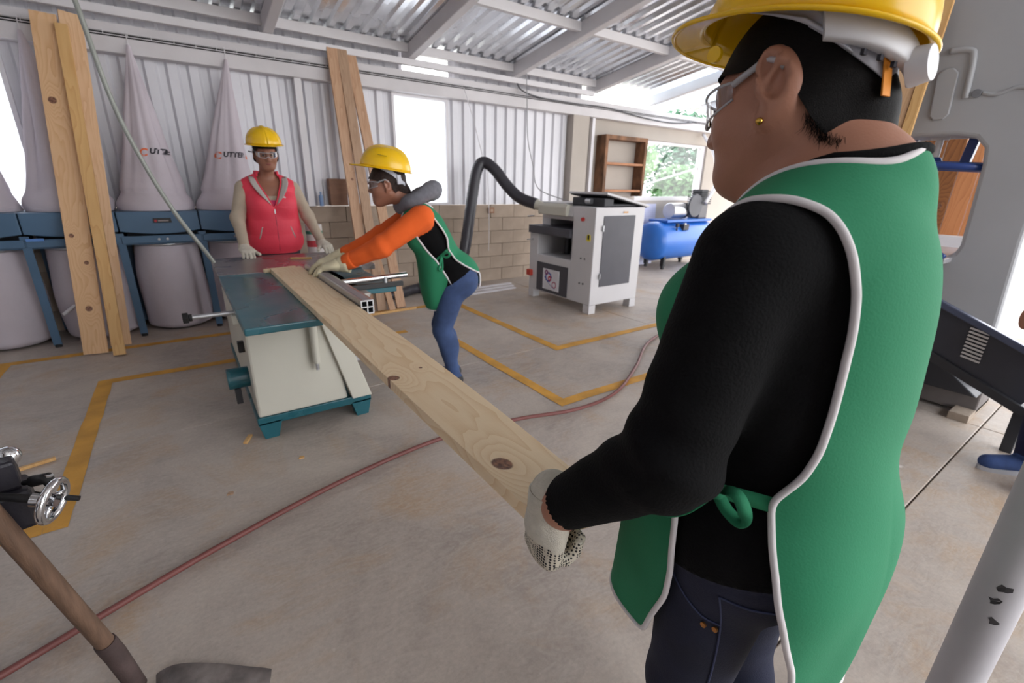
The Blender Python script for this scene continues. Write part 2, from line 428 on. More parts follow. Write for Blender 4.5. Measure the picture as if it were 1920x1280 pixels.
# ---- roof: rafters, purlins, corrugated sheets (each sheet its own part)
SL = .15
def zr(y): return 2.665 + SL*(WY-y)
ceiling = struct(MB().box((-3.4, WY-.16, 2.60), (5.30, WY-.10, 2.665)).build('ceiling', M_white, bev=.005))
YE = -3.6
rafx = [-1.92, -.47, .985, 2.445, 3.885, 5.36, 6.8, 8.25, 9.7]
for x in rafx:
    mb = MB()
    mb.prism([(WY+.05, zr(WY+.05)-.02), (YE, zr(YE)-.02), (YE, zr(YE)+.13), (WY+.05, zr(WY+.05)+.13)], x-.045, x+.045, 'YZ')
    mb.build('rafter', M_white, ceiling, bev=.008)
purl = [WY-.13, 4.28, 2.9, 1.5, .1, -1.3, -2.7]
for k, y in enumerate(purl):
    for i in range(len(rafx)-1):
        if k == 0 and i >= 5: continue
        z = zr(y)+.04
        mb = MB(); mb.box((rafx[i]+.045, y-.03, z), (rafx[i+1]-.045, y+.03, z+.09)); mb.build('purlin', M_white, ceiling, bev=.005)
def roof_sheet(x0, x1, y0, y1, m_=M_galv):
    pr = corr_profile(x1-x0, .165, .03); n_ = len(pr)
    vs = [(x0+a, y, zr(y)+.133+h) for y in (y0, y1) for a, h in pr]
    return MB().add(vs, [(i, i+1, n_+i+1, n_+i) for i in range(n_-1)]).build('roof_sheet', m_, ceiling, solid=.0012)
x = -3.4
k = 0
M_sky = translucent('fibreglass_sheet', (226, 232, 236), .6)
while x < 10.3:
    roof_sheet(x, x+.825, YE, 3.0); roof_sheet(x, x+.825, 2.96, WY+.35, M_sky if k in (12, 13) else M_galv); x += .825; k += 1
# left side closed with sheets, open on the right and behind
wl = struct(MB().box((-3.42, YE, 0), (-3.40, WY+.2, .3)).build('wall_left', M_mortar))
y = YE
while y < WY:
    pr = corr_profile(min(.825, WY+.1-y)); n_ = len(pr)
    vs = [(-3.40+h, y+a, z) for z in (.3, None) for a, h in pr]
    vs = [(p[0], p[1], p[2] if p[2] is not None else zr(p[1])+.1) for p in vs]
    MB().add(vs, [(i, i+1, n_+i+1, n_+i) for i in range(n_-1)]).build('metal_sheet', M_galvw, wl, solid=.0015); y += .825

struct(MB().box((-3.4, YE-.15, 0), (.6, YE, zr(YE)+.1)).build('wall_light_block', M_plaster))  # unseen wall added behind the camera to cut light from the left
# ---- white pole close on the right
post = tag(MB().cyl((1.25, .0096, 0), (1.25, .0096, zr(0)-.02), .0404, n=32).build('support_pole', mat('chipped_white_pole', (188, 186, 192), .5, 0, .06, 5, .1, 25), None, True, auto=40), 'white round steel support pole close to the camera in the lower right corner', 'pole')
mb = MB(); mb.prism([(-.09, -.09), (.09, -.09), (.09, .09), (-.09, .09)], 0, .012, 'XY', Matrix.Translation((1.25, .0096, 0))); mb.build('base_plate', M_dark, post)
rr_ = random.Random(5)
for (a0, z, s_) in ((3.5, .80, .006), (3.3, .62, .012), (3.2, .585, .010), (3.45, .54, .008), (3.7, .70, .006)):
    pts = []
    for k in range(9):
        a = 2*math.pi*k/9; rad = s_*rr_.uniform(.5, 1.3); th = a0+rad*math.cos(a)/.0404; pts.append((1.25+.0409*math.cos(th), .0096+.0409*math.sin(th), z+rad*math.sin(a)))
    MB().add(pts, [tuple(range(9))]).build('paint_chip', mat('chip_dark', (60, 58, 62), .7), post)

# ---- trees outside the window
def tree(loc, h, r, lab, hue, seed):
    rnd = random.Random(seed); T = thing('tree', lab, 'tree', loc, 'trees outside the window')
    x, y, z = loc
    mb = MB(); mb.tube([(x, y, z), (x+.1, y, z+h*.3), (x, y+.1, z+h*.8)], [.14, .11, .04], 8)
    for k in range(6):
        a = rnd.uniform(0, 6.28); mb.tube([(x+.05, y, z+h*(.3+.07*k)), (x+math.cos(a)*r*.7, y+math.sin(a)*r*.7, z+h*(.45+.08*k))], [.05, .015], 6)
    mb.build('trunk', mat('bark', (92, 80, 70), .9, 0, .2, 8), T, True)
    vs = []; fs = []
    for k in range(4200):
        a = rnd.uniform(0, 6.283); e = rnd.uniform(-1, 1); q = rnd.random()**.4
        wv = 1+.25*math.sin(3*a+seed)+.2*math.sin(5*e+seed)
        p = Vector((x+math.cos(a)*math.sqrt(1-e*e)*r*q*wv, y+math.sin(a)*math.sqrt(1-e*e)*r*q*wv, z+h*.62+e*h*.42*q))
        d1 = Vector((rnd.gauss(0, 1), rnd.gauss(0, 1), rnd.gauss(0, 1))).normalized(); d2 = d1.orthogonal().normalized()*.055; d1 = d1*.13
        i = len(vs); vs += [p-d1, p+d2, p+d1, p-d2]; fs.append((i, i+1, i+2, i+3))
    o = MB().add(vs, fs).build('foliage', translucent('leaves_%d' % hue, ((88, 128, 78), (108, 146, 92), (70, 112, 84))[hue], .35), T); o['kind'] = 'stuff'
tree((13.2, 12.0, -.4), 4.0, 1.15, 'pale green leafy tree on the left outside the window', 1, 1)
tree((16.9, 12.4, -.4), 4.6, 1.5, 'darker green tree on the right outside the window', 2, 2)
tree((12.4, 9.0, -.4), 2.3, .8, 'low green bush nearest outside the window sill', 0, 3)
struct(MB().box((-30, WY+.3, -.6), (40, 60, -.4)).box((14, -30, -.6), (60, WY+.3, -.4)).box((-30, -40, -.6), (14, -5, -.4)).build('ground', mat('outside_ground', (150, 148, 140), .95, 0, .1, .6)))
# ================================================================ machines and goods
M_blue = mat('steel_blue_paint', (74, 104, 132), .45, 0, .08, 4, .03, 30)
M_cloth = mat('white_filter_cloth', (196, 188, 196), .95, 0, .05, 3, .2, 25)
M_orng = mat('orange_print', (220, 110, 70), .8); M_ink = mat('black_print', (40, 38, 46), .8)
dc = thing('dust_collector', 'long blue dust collector with pointed white cloth filter bags and drums by the back wall', 'dust collector', (-.3, 5.3, 0))
cx = [-1.30, -.725, -.15, .425]
tips = [-1.32, -.76, -.11, .60]
CY = 5.37
for i, c in enumerate(cx):
    # housing: curved-bottom band
    mb = MB(); pts = []
    x0, x1 = c-.283, c+.283
    top = 1.075
    poly = [(x0, top), (x0, .915)]
    for k in range(1, 12):
        t_ = k/12; poly.append((x0+(x1-x0)*t_, .915-.0+(-.028)*math.sin(math.pi*t_)))
    poly += [(x1, .915), (x1, top)]
    mb.prism(poly, 5.09, 5.58, 'XZ'); h = mb.build('housing', M_blue, dc, bev=.006)
    mb = MB(); mb.box((x0, 5.075, .815), (x1, 5.11, .875)); mb.box((x0, 5.11, .80), (x1, 5.58, .83)); mb.build('lower_rail', M_blue, dc, bev=.004)
    mb = MB(); mb.box((x0+.03, 5.30, .83), (x1-.03, 5.56, .90)); mb.build('duct', M_dark, dc)
    mb = MB()
    for bx in (c-.03, c+.03): mb.cyl((bx, 5.07, .845), (bx, 5.078, .845), .010, n=8)
    o = mb.build('bolts', M_alu, dc); o['kind'] = 'stuff'
    # upper filter bag
    rnd = random.Random(i+11); ph = [rnd.uniform(0, 6.28) for _ in range(6)]
    zt = 2.40
    def bag(u, v, c=c, i=i, ph=ph, zt=zt):
        th = 2*math.pi*u; t_ = v
        prof = (1-t_)**1.02
        prof *= 1+.05*math.sin(min(1, t_*10)*math.pi)*(t_ < .1)
        fold = 1 - min(1, t_*2.2)*(.20*(.5+.5*math.cos(4*th+ph[0]+t_*.8))**2+.16*(.5+.5*math.cos(7*th+ph[1]))**3)*(1-.25*t_) + .025*math.cos(3*th+ph[2])+.02*math.sin(14*t_+2*th+ph[3])
        sag = .012*math.sin(25*t_+ph[4])*(t_ < .13)
        r_ = .262*prof*fold+.012+sag
        xx = c + (tips[i]-c)*t_**1.2
        return (xx+r_*math.cos(th), CY+.15*t_**1.1+r_*.86*math.sin(th), 1.078+(zt-1.078)*t_)
    b_ = MB().grid(bag, 72, 60).build('filter_bag', M_cloth, dc, True)
    MB().tube([(tips[i], CY+.15, 2.39), (tips[i], CY+.16, 2.47), (tips[i], WY-.11, 2.5)], .004, 6).build('hanging_cord', M_white, b_)
    mb = MB(); mb.lathe([(.268, -.016), (.275, 0), (.268, .016)], 48, Matrix.Translation((c, CY, 1.098)), sy=.87); mb.build('band', M_cloth, b_, True)
    # lettering on the cloth, just in front of it
    if i in (2, 3):
        zt0 = 1.545; xoff = {2: -.045, 3: -.075}[i]
        cur = xoff
        for txt, sz, m_ in (('C', .085, M_orng), ('UTTER', .062, M_ink), ('C', .085, M_orng), ('INK', .062, M_ink)):
            if i == 2 and txt == 'INK': continue
            me = text_mesh(txt, sz, .25, .0)
            co = np.zeros(len(me.vertices)*3); me.vertices.foreach_get('co', co); co = co.reshape(-1, 3)
            wdt = co[:, 0].max()
            nv = []
            for p in co:
                X = c+cur+p[0]*.95; Z = zt0+p[1]-(.02 if sz > .07 else 0)
                t_ = (Z-1.078)/(zt-1.078)
                best = None
                xx = c + (tips[i]-c)*t_**1.2; r_ = .262*(1-t_)**1.02+.012
                q = max(-.97, min(.97, (X-xx)/(r_*1.0))); th = -math.acos(q)
                for _ in range(6):
                    P = bag((th % (2*math.pi))/(2*math.pi), t_); th2 = th+.01; P2 = bag((th2 % (2*math.pi))/(2*math.pi), t_)
                    dd = (P2[0]-P[0])/.01
                    if abs(dd) > 1e-4: th -= max(-.2, min(.2, (P[0]-X)/dd))
                P = bag((th % (2*math.pi))/(2*math.pi), t_)
                nv.append((P[0], P[1]-.004, Z))
            me.vertices.foreach_set('co', np.array(nv).ravel()); me.update(); me.materials.clear(); me.materials.append(m_)
            o = link('lettering', me, b_)
            cur += wdt*.95+.006
    # lower collection bag
    ph2 = [rnd.uniform(0, 6.28) for _ in range(4)]
    def drum(u, v, c=c, ph2=ph2):
        th = 2*math.pi*u; t_ = v
        z = .80*(1-t_)+.012
        r_ = .232+.022*math.sin(math.pi*t_)+.02*t_+.006*math.cos(4*th+ph2[0])*t_+.004*math.sin(9*t_+3*th+ph2[1])
        if t_ > .94: r_ *= math.sqrt(max(0.0, 1-((t_-.94)/.06)**2))*.25+.75
        return (c+r_*math.cos(th), CY+.0+r_*math.sin(th), z)
    d_ = MB().grid(drum, 56, 30).build('collection_bag', M_cloth, dc, True)
    MB().lathe([(.238, -.014), (.246, 0), (.238, .014)], 40, Matrix.Translation((c, CY, .79))).build('clamp_ring', M_alu, d_, True)
for x in (-1.585, -1.01, -.44, .14, .71):
    for y in (5.085, 5.60):
        mb = MB(); mb.prism([(x-.027, y), (x+.027, y), (x+.027, y+.006), (x-.021, y+.006), (x-.021, y+.04), (x-.027, y+.04)], .02, .90, 'XY'); l_ = mb.build('leg', M_blue, dc)
        MB().cyl((x, y+.015, 0), (x, y+.015, .025), .024, n=14).build('foot', M_black, l_)
mb = MB(); mb.prism([(-.066, -.018), (.066, -.018), (.062, .02), (-.062, .02)], 5.078, 5.092, 'XZ', Matrix.Translation((-.13, 0, 1.0))); pl = mb.build('nameplate', M_black, dc, bev=.002)
mb = MB(); mb.box((-.185, 5.075, .988), (-.168, 5.079, 1.008)); mb.build('emblem', mat('red_emblem', (170, 40, 50), .5), pl)
mb = MB(); mb.box((-.16, 5.0755, .994), (-.085, 5.078, 1.003)); mb.build('print_line', mat('pale_print', (150, 140, 140), .6), pl)
mb = MB(); mb.box((-1.00, 5.06, .865), (-.90, 5.074, .885)); mb.build('tape', mat('blue_tape', (90, 135, 200), .6), dc)
mb = MB(); mb.cyl((-.93, 5.12, .26), (-.80, 5.16, .36), .014, n=10); mb.build('pipe', M_white, dc)

# ---- lumber
W1 = wood('pine_leaning', (226, 188, 146), (196, 142, 92), 'Z', 1., ((.36, .0, .022), (.93, -.035, .016), (.72, .028, .015), (1.95, -.02, .026)), contrast=.8)
W2 = wood('pine_amber', (218, 178, 120), (188, 134, 74), 'Z', .8, contrast=.8)
W3 = wood('pine_pinkish', (196, 160, 130), (160, 116, 84), 'Z', 1.1, ((1.4, .01, .014),), contrast=.9)
W4 = wood('pine_worn', (178, 148, 122), (136, 102, 78), 'Z', 1.2, contrast=.8)
def lean(name, label, foot, top, w, t, m_, group, face=None):
    """board leaning from foot to top; modelled standing on its own base then tilted"""
    f = Vector(foot); tp = Vector(top); L = (tp-f).length; z = (tp-f).normalized()
    fy = Vector(face) if face else Vector((0, -1, .3)); y = (fy - z*fy.dot(z)).normalized(); x = z.cross(y)
    # +Y of the board points away from the face
    y = -y; x = y.cross(z)
    Mx = Matrix(((x.x, y.x, z.x, f.x), (x.y, y.y, z.y, f.y), (x.z, y.z, z.z, f.z), (0, 0, 0, 1)))
    drop = abs(y.z)*t/2+abs(x.z)*w/2
    o = MB().box((-w/2, -t/2, 0), (w/2, t/2, L)).build(name, m_, None, bev=.002)
    o.matrix_world = Matrix.Translation((0, 0, drop)) @ Mx
    return tag(o, label, 'board', group)
G = 'rough boards leaning by the dust collector'
lean('pine_board', 'wide pine board with three dark knots leaning before the blue dust collector', (-.735, 4.71, 0), (-.585, 5.38, 2.50), .15, .03, W1, G)
lean('pine_board', 'narrow amber pine board, middle one of three leaning at the far left', (-.58, 4.58, 0), (-.49, 5.33, 2.43), .075, .045, W2, G)
lean('pine_board', 'pine board standing rightmost of the three leaning boards at the far left', (-.59, 4.86, 0), (-.43, 5.40, 2.53), .135, .03, wood('pine_pale', (220, 184, 146), (190, 142, 100), 'Z', 1.2, contrast=.8), G, (.25, -1, .3))
G = 'planks leaning on the block wall'
lean('plank', 'left plank of the three tall planks leaning on the block wall', (1.55, 4.90, 0), (1.565, 5.50, 2.63), .105, .03, W3, G)
lean('plank', 'darker middle plank of the three tall planks leaning on the block wall', (1.66, 4.83, 0), (1.665, 5.50, 2.63), .10, .03, W4, G)
lean('plank', 'right plank of the three tall planks, partly hidden by the woman in orange', (1.89, 4.85, 0), (1.755, 5.52, 2.63), .105, .03, W3, G)
o = MB().beam((1.42, 4.70, .012), (2.02, 4.74, .012), .04, .022).build('wood_batten', W2, None, bev=.002); tag(o, 'thin pine batten lying on the floor before the leaning planks', 'batten')
lean('plank', 'short pine offcut leaning low between the leaning planks behind the saw', (1.75, 4.75, 0), (1.70, 5.40, 1.1), .07, .03, W3, G)
o = MB().box((1.42, 5.56, 1.09), (1.61, 5.66, 1.375)).build('plywood_box', mat('brown_plywood', (136, 104, 86), .8, 0, .1, 8, stretch=(1, 1, 8)), None, bev=.003); tag(o, 'small brown plywood box on top of the block wall', 'box')
o = MB().cyl((1.315, 5.55, 1.085), (1.315, 5.55, 1.20), .022, .022, 16); o.cyl((1.315, 5.55, 1.20), (1.315, 5.55, 1.235), .010, .010, 12); o = o.build('plastic_bottle', translucent('blue_plastic', (150, 180, 220), .4), None, True, auto=40); tag(o, 'small pale blue plastic bottle on the block wall by the white post', 'bottle')
o = thing('wall_outlet', 'small brown electrical outlet box set in the block wall', 'outlet', (3.6, WY, 1.0))
MB().box((3.555, WY-.03, .965), (3.645, WY+.0, 1.04)).build('box', mat('brown_box', (150, 112, 88), .8), o, bev=.004); MB().box((3.58, WY-.034, .985), (3.62, WY-.03, 1.02)).build('cover', mat('tan_cover', (176, 150, 130), .7), o)
# strips lying by the wall
for k, (y, lb) in enumerate(((5.02, 'nearest'), (5.16, 'middle'), (5.30, 'farthest'))):
    o = MB().beam((2.75+.06*k, y-.02, .01), (3.62+.06*k, y+.03, .01), .055, .018).build('white_strip', M_white, None, bev=.002); tag(o, 'flat white strip on the floor left of the planer, %s of three' % lb, 'strip', 'white strips on the floor')

# ---- table saw
M_teal = mat('teal_enamel', (30, 92, 104), .3, 0, .1, 3, .02, 40, rvar=.08)
M_cream = mat('cream_enamel', (200, 198, 186), .4, 0, .04, 3, .02, 30)
M_iron = mat('cast_iron_top', (146, 139, 140), .30, .55, .12, 4, .05, 60, rvar=.1)
ts = thing('table_saw', 'cream and teal sliding table saw in the middle of the shop', 'table saw', (.45, 3.2, 0))
MB().box((.137, 2.12, .732), (.452, 3.455, .765)).build('extension_table', mat('teal_table_top', (44, 102, 114), .3, 0, .22, 2.5, .02, 40, rvar=.15), ts, bev=.006)
it = MB().box((.137, 3.465, .722), (1.16, 4.25, .765)).build('cast_iron_table', M_iron, ts, bev=.004)
cab = MB().prism([(.165, .13), (.64, .13), (.565, .732), (.165, .732)], 2.58, 4.0, 'XZ').build('cabinet', M_cream, ts, bev=.012)
mb = MB(); mb.prism([(.50, .735), (.60, .735), (.775, .13), (.66, .13)], 2.55, 2.64, 'XZ'); mb.build('brace', M_cream, ts, bev=.005)
mb = MB(); mb.prism([(.58, .62), (.60, .735), (.85, .735), (.80, .60)], 2.64, 4.0, 'XZ'); mb.build('carriage_support', mat('grey_sheet', (168, 164, 158), .45, .2), ts, bev=.005)
MB().cyl((.485, 2.545, .66), (.485, 2.545, .40), .022, .018, 18).build('pillar', M_cream, ts, True, auto=40)
mb = MB(); mb.cyl((.485, 2.545, .66), (.485, 2.545, .70), .02, .034, 14); mb.cyl((.53, 2.53, .695), (.53, 2.53, .72), .016, n=12); mb.box((.44, 2.535, .70), (.54, 2.555, .715)); mb.build('adjuster', M_black, ts)
MB().cyl((.485, 2.545, .40), (.485, 2.545, .36), .010, n=10).build('adjuster_rod', M_alu, ts)
MB().box((.70, 2.56, .36), (.76, 2.62, .40)).build('bracket', M_alu, ts, bev=.003)
bs = MB().box((.155, 2.575, .085), (.775, 4.05, .13)).build('base_frame', M_teal, ts, bev=.004)
for sx in (0, 1):
    for y0, y1, yy in ((2.575, 2.66, 0), (3.965, 4.05, 1)):
        mb = MB()
        p = [(.155, .10), (.275, .10), (.248, 0), (.178, 0)] if sx == 0 else [(.775, .10), (.655, .10), (.682, 0), (.752, 0)]
        mb.prism(p, y0, y1, 'XZ'); mb.build('foot', M_teal, bs, bev=.003)
mt_ = MB().cyl((.06, 2.78, .31), (.18, 2.78, .31), .058, n=24).build('motor', M_teal, ts, True, auto=40, bev=.004)
MB().box((.085, 2.74, .17), (.115, 2.82, .26)).build('motor_mount', M_dark, mt_, bev=.003)
MB().box((.135, 2.72, .47), (.167, 2.76, .53)).build('switch', M_black, ts, bev=.004)
MB().box((.125, 2.62, .655), (.167, 2.70, .70)).build('bracket', M_cream, ts, bev=.004); 
rod = MB().cyl((-.055, 2.70, .70), (.17, 2.70, .70), .012, n=16).build('fence_rail', M_alu, ts, True, auto=40)
mb = MB(); mb.cyl((-.075, 2.70, .70), (-.05, 2.70, .70), .030, n=6); mb.cyl((-.05, 2.70, .70), (-.035, 2.70, .70), .018, n=12); mb.build('end_knob', M_black, rod, bev=.003)
# aluminium fence profile with its open end
def profile(mb, x0, x1, z0, z1, y0, y1):
    t_ = .0055; xm = (x0+x1)/2; zm = (z0+z1)/2
    for a in ((x0, z0, x1, z0+t_), (x0, z1-t_, x1, z1), (x0, z0+t_, x0+t_, z1-t_), (x1-t_, z0+t_, x1, z1-t_), (x0+t_, zm-t_/2, x1-t_, zm+t_/2), (xm-t_/2, z0+t_, xm+t_/2, zm-t_/2), (xm-t_/2, zm+t_/2, xm+t_/2, z1-t_)):
        mb.box((a[0], y0, a[1]), (a[2], y1, a[3]))
mb = MB(); profile(mb, .628, .690, .758, .825, 2.12, 3.30); al = mb.build('fence_profile', M_alu, ts)
MB().box((.642, 2.125, .8251), (.676, 3.30, .8265)).build('measuring_strip', mat('scale_strip', (150, 142, 146), .5), al)
MB().box((.635, 2.2, .7655-.03), (.685, 3.30, .757)).build('fence_base', mat('blue_strip', (120, 158, 184), .5), al)
MB().box((.66, 2.75, .70), (1.05, 3.46, .735)).build('sliding_carriage', M_teal, ts, bev=.006)
MB().cyl((.70, 2.73, .795), (1.13, 2.78, .795), .017, n=20).build('outrigger_bar', M_chrome, ts, True, auto=40)
mb = MB(); mb.box((.74, 2.735, .735), (1.09, 2.765, .765)); mb.build('outrigger_rail', M_black, ts, bev=.003)
MB().cyl((.98, 2.75, .76), (.98, 2.75, .80), .014, n=14).build('clamp_knob', M_alu, ts)
mb = MB(); mb.cyl((.80, 3.25, .78), (1.0, 3.3, .78), .018, n=14); mb.build('handle_bar', M_alu, ts, True, auto=40)
# long board being fed: slightly twisted towards the near end
KN = ((.70, .478, .024), (1.245, .447, .019), (1.285, .553, .006))
WB = wood('fresh_pine', (238, 216, 182), (214, 176, 126), 'Y', 1., KN, .55, contrast=.85)
mb = MB(); N = 40; vs = []
for k in range(N+1):
    y = .492+(3.40-.492)*k/N
    tw = max(0, min(1, (1.7-y)/1.2)); tw = tw*tw
    zl = .797; zr_ = .797-.045*tw; x0, x1 = .432, .622
    for (x, z) in ((x0, zl), (x1, zr_), (x1, zr_-.031), (x0, zl-.031)): vs.append((x, y, z))
fs = [(0, 1, 2, 3), (4*N+3, 4*N+2, 4*N+1, 4*N)]
for k in range(N):
    for a in range(4):
        b_ = (a+1) % 4; fs.append((4*k+b_, 4*k+a, 4*k+4+a, 4*k+4+b_))
o = mb.add(vs, fs).build('long_board', WB, None, bev=.0015); tag(o, 'long pale pine plank with knots held by the near woman and fed over the saw', 'board')
o = MB().beam((.395, 3.42, .779), (.60, 3.47, .779), .03, .024).build('wood_strip', WB, None, bev=.002); tag(o, 'short pine strip on the saw table across the far end of the plank', 'strip')
o = MB().beam((.655, 3.96, .772), (.80, 3.90, .772), .016, .012).build('wood_offcut', W2, None, bev=.002); tag(o, 'thin wood offcut lying on the iron saw table before the red vest', 'offcut')

# ---- grey tube hanging down to the saw
pts = spline([(-.36, 4.02, 2.92), (-.28, 4.0, 2.31), (-.22, 4.0, 1.79), (-.13, 4.0, 1.43), (-.02, 4.0, 1.12), (.10, 4.02, .87), (.15, 4.03, .766)], 8)
o = MB().tube(pts, .014, 12).build('hanging_tube', mat('grey_green_tube', (148, 152, 146), .45, .2), None, True, auto=50); tag(o, 'grey-green tube running from the roof down to the saw table corner', 'tube')

# ---- thickness planer
M_pl = mat('planer_grey_enamel', (206, 205, 208), .4, 0, .03, 3, .02, 30)
M_pd = mat('planer_dark_grey', (78, 78, 86), .5, .1, .08, 5)
p = thing('thickness_planer', 'light grey box-shaped thickness planer with a dark side door near the back wall', 'planer', (3.9, 4.1, 0))
bd = MB()
bd.box((3.535, 3.52, .10), (4.30, 3.86, 1.145)); bd.box((3.535, 4.47, .10), (4.30, 4.63, .86)); bd.box((3.535, 3.86, .10), (4.30, 4.47, .555)); bd.box((3.72, 4.47, .86), (4.30, 4.63, 1.12)); bd.box((3.60, 3.86, .98), (4.30, 4.47, 1.12)); bd.box((4.22, 3.86, .555), (4.30, 4.47, .98))
body = bd.build('body', M_pl, p, bev=.008)
for x in (3.535, 4.20):
    for y in (3.52, 4.53):
        MB().box((x, y, 0), (x+.10, y+.10, .10)).build('foot', M_pl, p, bev=.004)
MB().box((3.50, 3.868, .80), (4.25, 4.62, .893)).build('feed_table', M_pd, p, bev=.004)
for y in (4.05, 4.28):
    MB().cyl((3.85, y, .556), (3.85, y, .80), .035, n=16).build('screw_column', M_dark, p, True, auto=40)
MB().box((4.15, 3.87, .56), (4.21, 4.46, .79)).build('inner_back', M_black, p)
mb = MB(); mb.prism([(3.535, 1.03), (3.60, 1.03), (3.60, 1.13), (3.56, 1.14)], 3.87, 4.46, 'XZ'); mb.build('upper_lip', M_pl, p, bev=.004)
fp = MB().box((3.527, 3.895, .115), (3.536, 4.463, .465)).build('front_panel', M_pd, p, bev=.003)
st = MB().box((3.522, 4.033, .152), (3.528, 4.332, .40)).build('logo_sticker', mat('white_sticker', (226, 226, 232), .5), fp)
# emblem: a toothed blue gear, a red ring chain and thin arcs
def gear(mb, cy, cz, r, ri, teeth, x):
    vs = []; n_ = teeth*4
    for k in range(n_):
        a = 2*math.pi*k/n_; rr = r*(1.0 if (k % 4) < 2 else .84)
        vs += [(x, cy-rr*math.cos(a), cz+rr*math.sin(a)), (x, cy-ri*math.cos(a), cz+ri*math.sin(a))]
    mb.add(vs, [(2*k, 2*k+1, 2*((k+1) % n_)+1, 2*((k+1) % n_)) for k in range(n_)])
mb = MB(); gear(mb, 4.225, .305, .066, .040, 10, 3.5205); mb.build('gear_mark', mat('logo_blue', (70, 90, 170), .5), st)
mb = MB(); gear(mb, 4.262, .357, .034, .012, 8, 3.5195); mb.build('gear_mark', mat('logo_violet', (132, 56, 110), .5), st)
mb = MB(); gear(mb, 4.20, .29, .034, .014, 40, 3.5190); mb.build('ring_mark', mat('logo_red', (196, 40, 66), .5), st)
mb = MB(); gear(mb, 4.115, .225, .043, .028, 40, 3.5195); mb.build('ring_mark', mat('logo_rose', (178, 70, 110), .5), st)
mb = MB(); mb.tube([(3.5205, 4.30-.2*t_/10, .30-.10*math.sin(t_/10*1.5)-.02*t_/10) for t_ in range(11)], .003, 5); mb.build('arc_mark', mat('logo_grey', (120, 130, 170), .5), st)
dr = MB().box((3.658, 3.512, .30), (4.145, 3.522, 1.058)).build('side_door', M_pd, p, bev=.003)
for z in (.42, .93): MB().cyl((3.648, 3.508, z-.03), (3.648, 3.508, z+.03), .010, n=10).build('hinge', M_alu, dr)
MB().cyl((3.515, 3.70, 1.016), (3.537, 3.70, 1.016), .020, n=18).build('stop_button', mat('red_plastic', (200, 50, 48), .4), p, True, auto=40)
mb = MB(); mb.cyl((3.53, 3.60, .84), (3.5365, 3.60, .84), .028, n=18); mb.box((3.53, 3.572, .795), (3.5365, 3.628, .83)); mb.build('warning_sticker', mat('yellow_sticker', (232, 214, 60), .5), p)
MB().box((3.529, 3.588, .81), (3.531, 3.612, .86)).build('warning_symbol', M_black, p)
rs = MB().box((3.49, 4.55, .27), (3.536, 4.63, .345)).build('main_switch', mat('red_switch', (196, 66, 50), .45), p, bev=.006)
for z in (.235, .31):
    for y in (3.70, 3.64): MB().cyl((3.53, y, z+.2*(z > .3)+.09), (3.537, y, z+.2*(z > .3)+.09), .010, n=10).build('screw_cap', M_pd, p)
for z in (.72, 1.0):
    hk = MB().tube([(3.53, 4.56, z), (3.50, 4.57, z), (3.50, 4.64, z-.01)], .008, 8).build('crank_handle', M_alu, p, True)
# dust hood and opened lid
mb = MB(); mb.prism([(3.50, 1.03), (3.64, 1.03), (3.64, 1.13), (3.54, 1.16), (3.50, 1.13)], 3.95, 4.45, 'XZ'); mb.build('dust_hood', M_cream, p, bev=.01)
mb = MB(); mb.cyl((3.57, 4.42, 1.10), (3.535, 4.53, 1.135), .05, .06, 20); mb.build('hood_spout', M_cream, p, True, auto=40)
L = MB(); ML = Matrix.Translation((3.66, 0, 1.285)) @ Matrix.Rotation(R_(11), 4, 'Y')
L.box((0, 3.50, -.012), (.70, 4.10, .012), ML); lid = L.build('open_lid', M_pl, p, bev=.005)
L = MB(); L.box((.02, 3.52, -.02), (.68, 4.08, -.0125), ML); L.build('lid_lining', M_dark, lid)
mb = MB(); mb.box((3.68, 3.55, 1.146), (3.82, 4.05, 1.235)); mb.box((3.82, 3.56, 1.146), (4.2, 4.0, 1.178)); mb.build('motor_block', M_dark, p, bev=.01)
MB().cyl((3.66, 3.72, 1.2), (3.66, 3.80, 1.2), .03, n=16).build('pulley', M_alu, p)
MB().box((3.64, 4.12, 1.146), (4.25, 4.60, 1.165)).build('rear_lid', M_pl, p, bev=.004)
MB().box((3.95, 3.512, 1.085), (4.02, 3.521, 1.10)).build('label_plate', mat('orange_label', (214, 160, 96), .6), p)

hose = spline([(2.35, 5.42, .07), (2.58, 5.25, .09), (2.72, 5.03, .33), (2.80, 4.98, .6), (2.96, 5.07, 1.19), (3.06, 5.12, 1.50), (3.15, 5.11, 1.60), (3.24, 5.0, 1.52), (3.34, 4.86, 1.33), (3.43, 4.72, 1.20), (3.535, 4.53, 1.135)], 10)
mb = MB(); mb.tube(hose, [.066*(1+.05*(i % 2)) for i in range(len(hose))], 16); o = mb.build('suction_hose', mat('black_hose', (54, 53, 60), .38, 0, .1, 4), None, True); tag(o, 'thick black suction hose arching up into the planer hood', 'hose')
o = MB().tube([(3.14, 5.11, 1.655), (3.12, 5.3, 2.1), (3.12, WY-.13, 2.46)], .005, 6).build('hanging_string', M_white, None); tag(o, 'thin white string holding up the black hose from the beam', 'string')
o = MB().tube(spline([(3.16, 5.05, 1.64), (3.155, 5.0, 1.2), (3.15, 4.98, .8), (3.15, 4.99, .55)], 6), .004, 6).build('loose_string', M_white, None); tag(o, 'loose end of white string hanging below the hose bend', 'string')
o = MB().tube(spline([(3.99, 5.42, 2.78), (4.0, 5.4, 2.4), (4.03, 5.4, 1.94), (4.12, 5.38, 1.6), (4.17, 5.3, 1.3), (4.15, 4.62, 1.16)], 6), .006, 8).build('power_cable', mat('grey_cable', (150, 150, 154), .5), None, True); tag(o, 'thin grey power cable hanging from the roof down to the planer', 'cable')
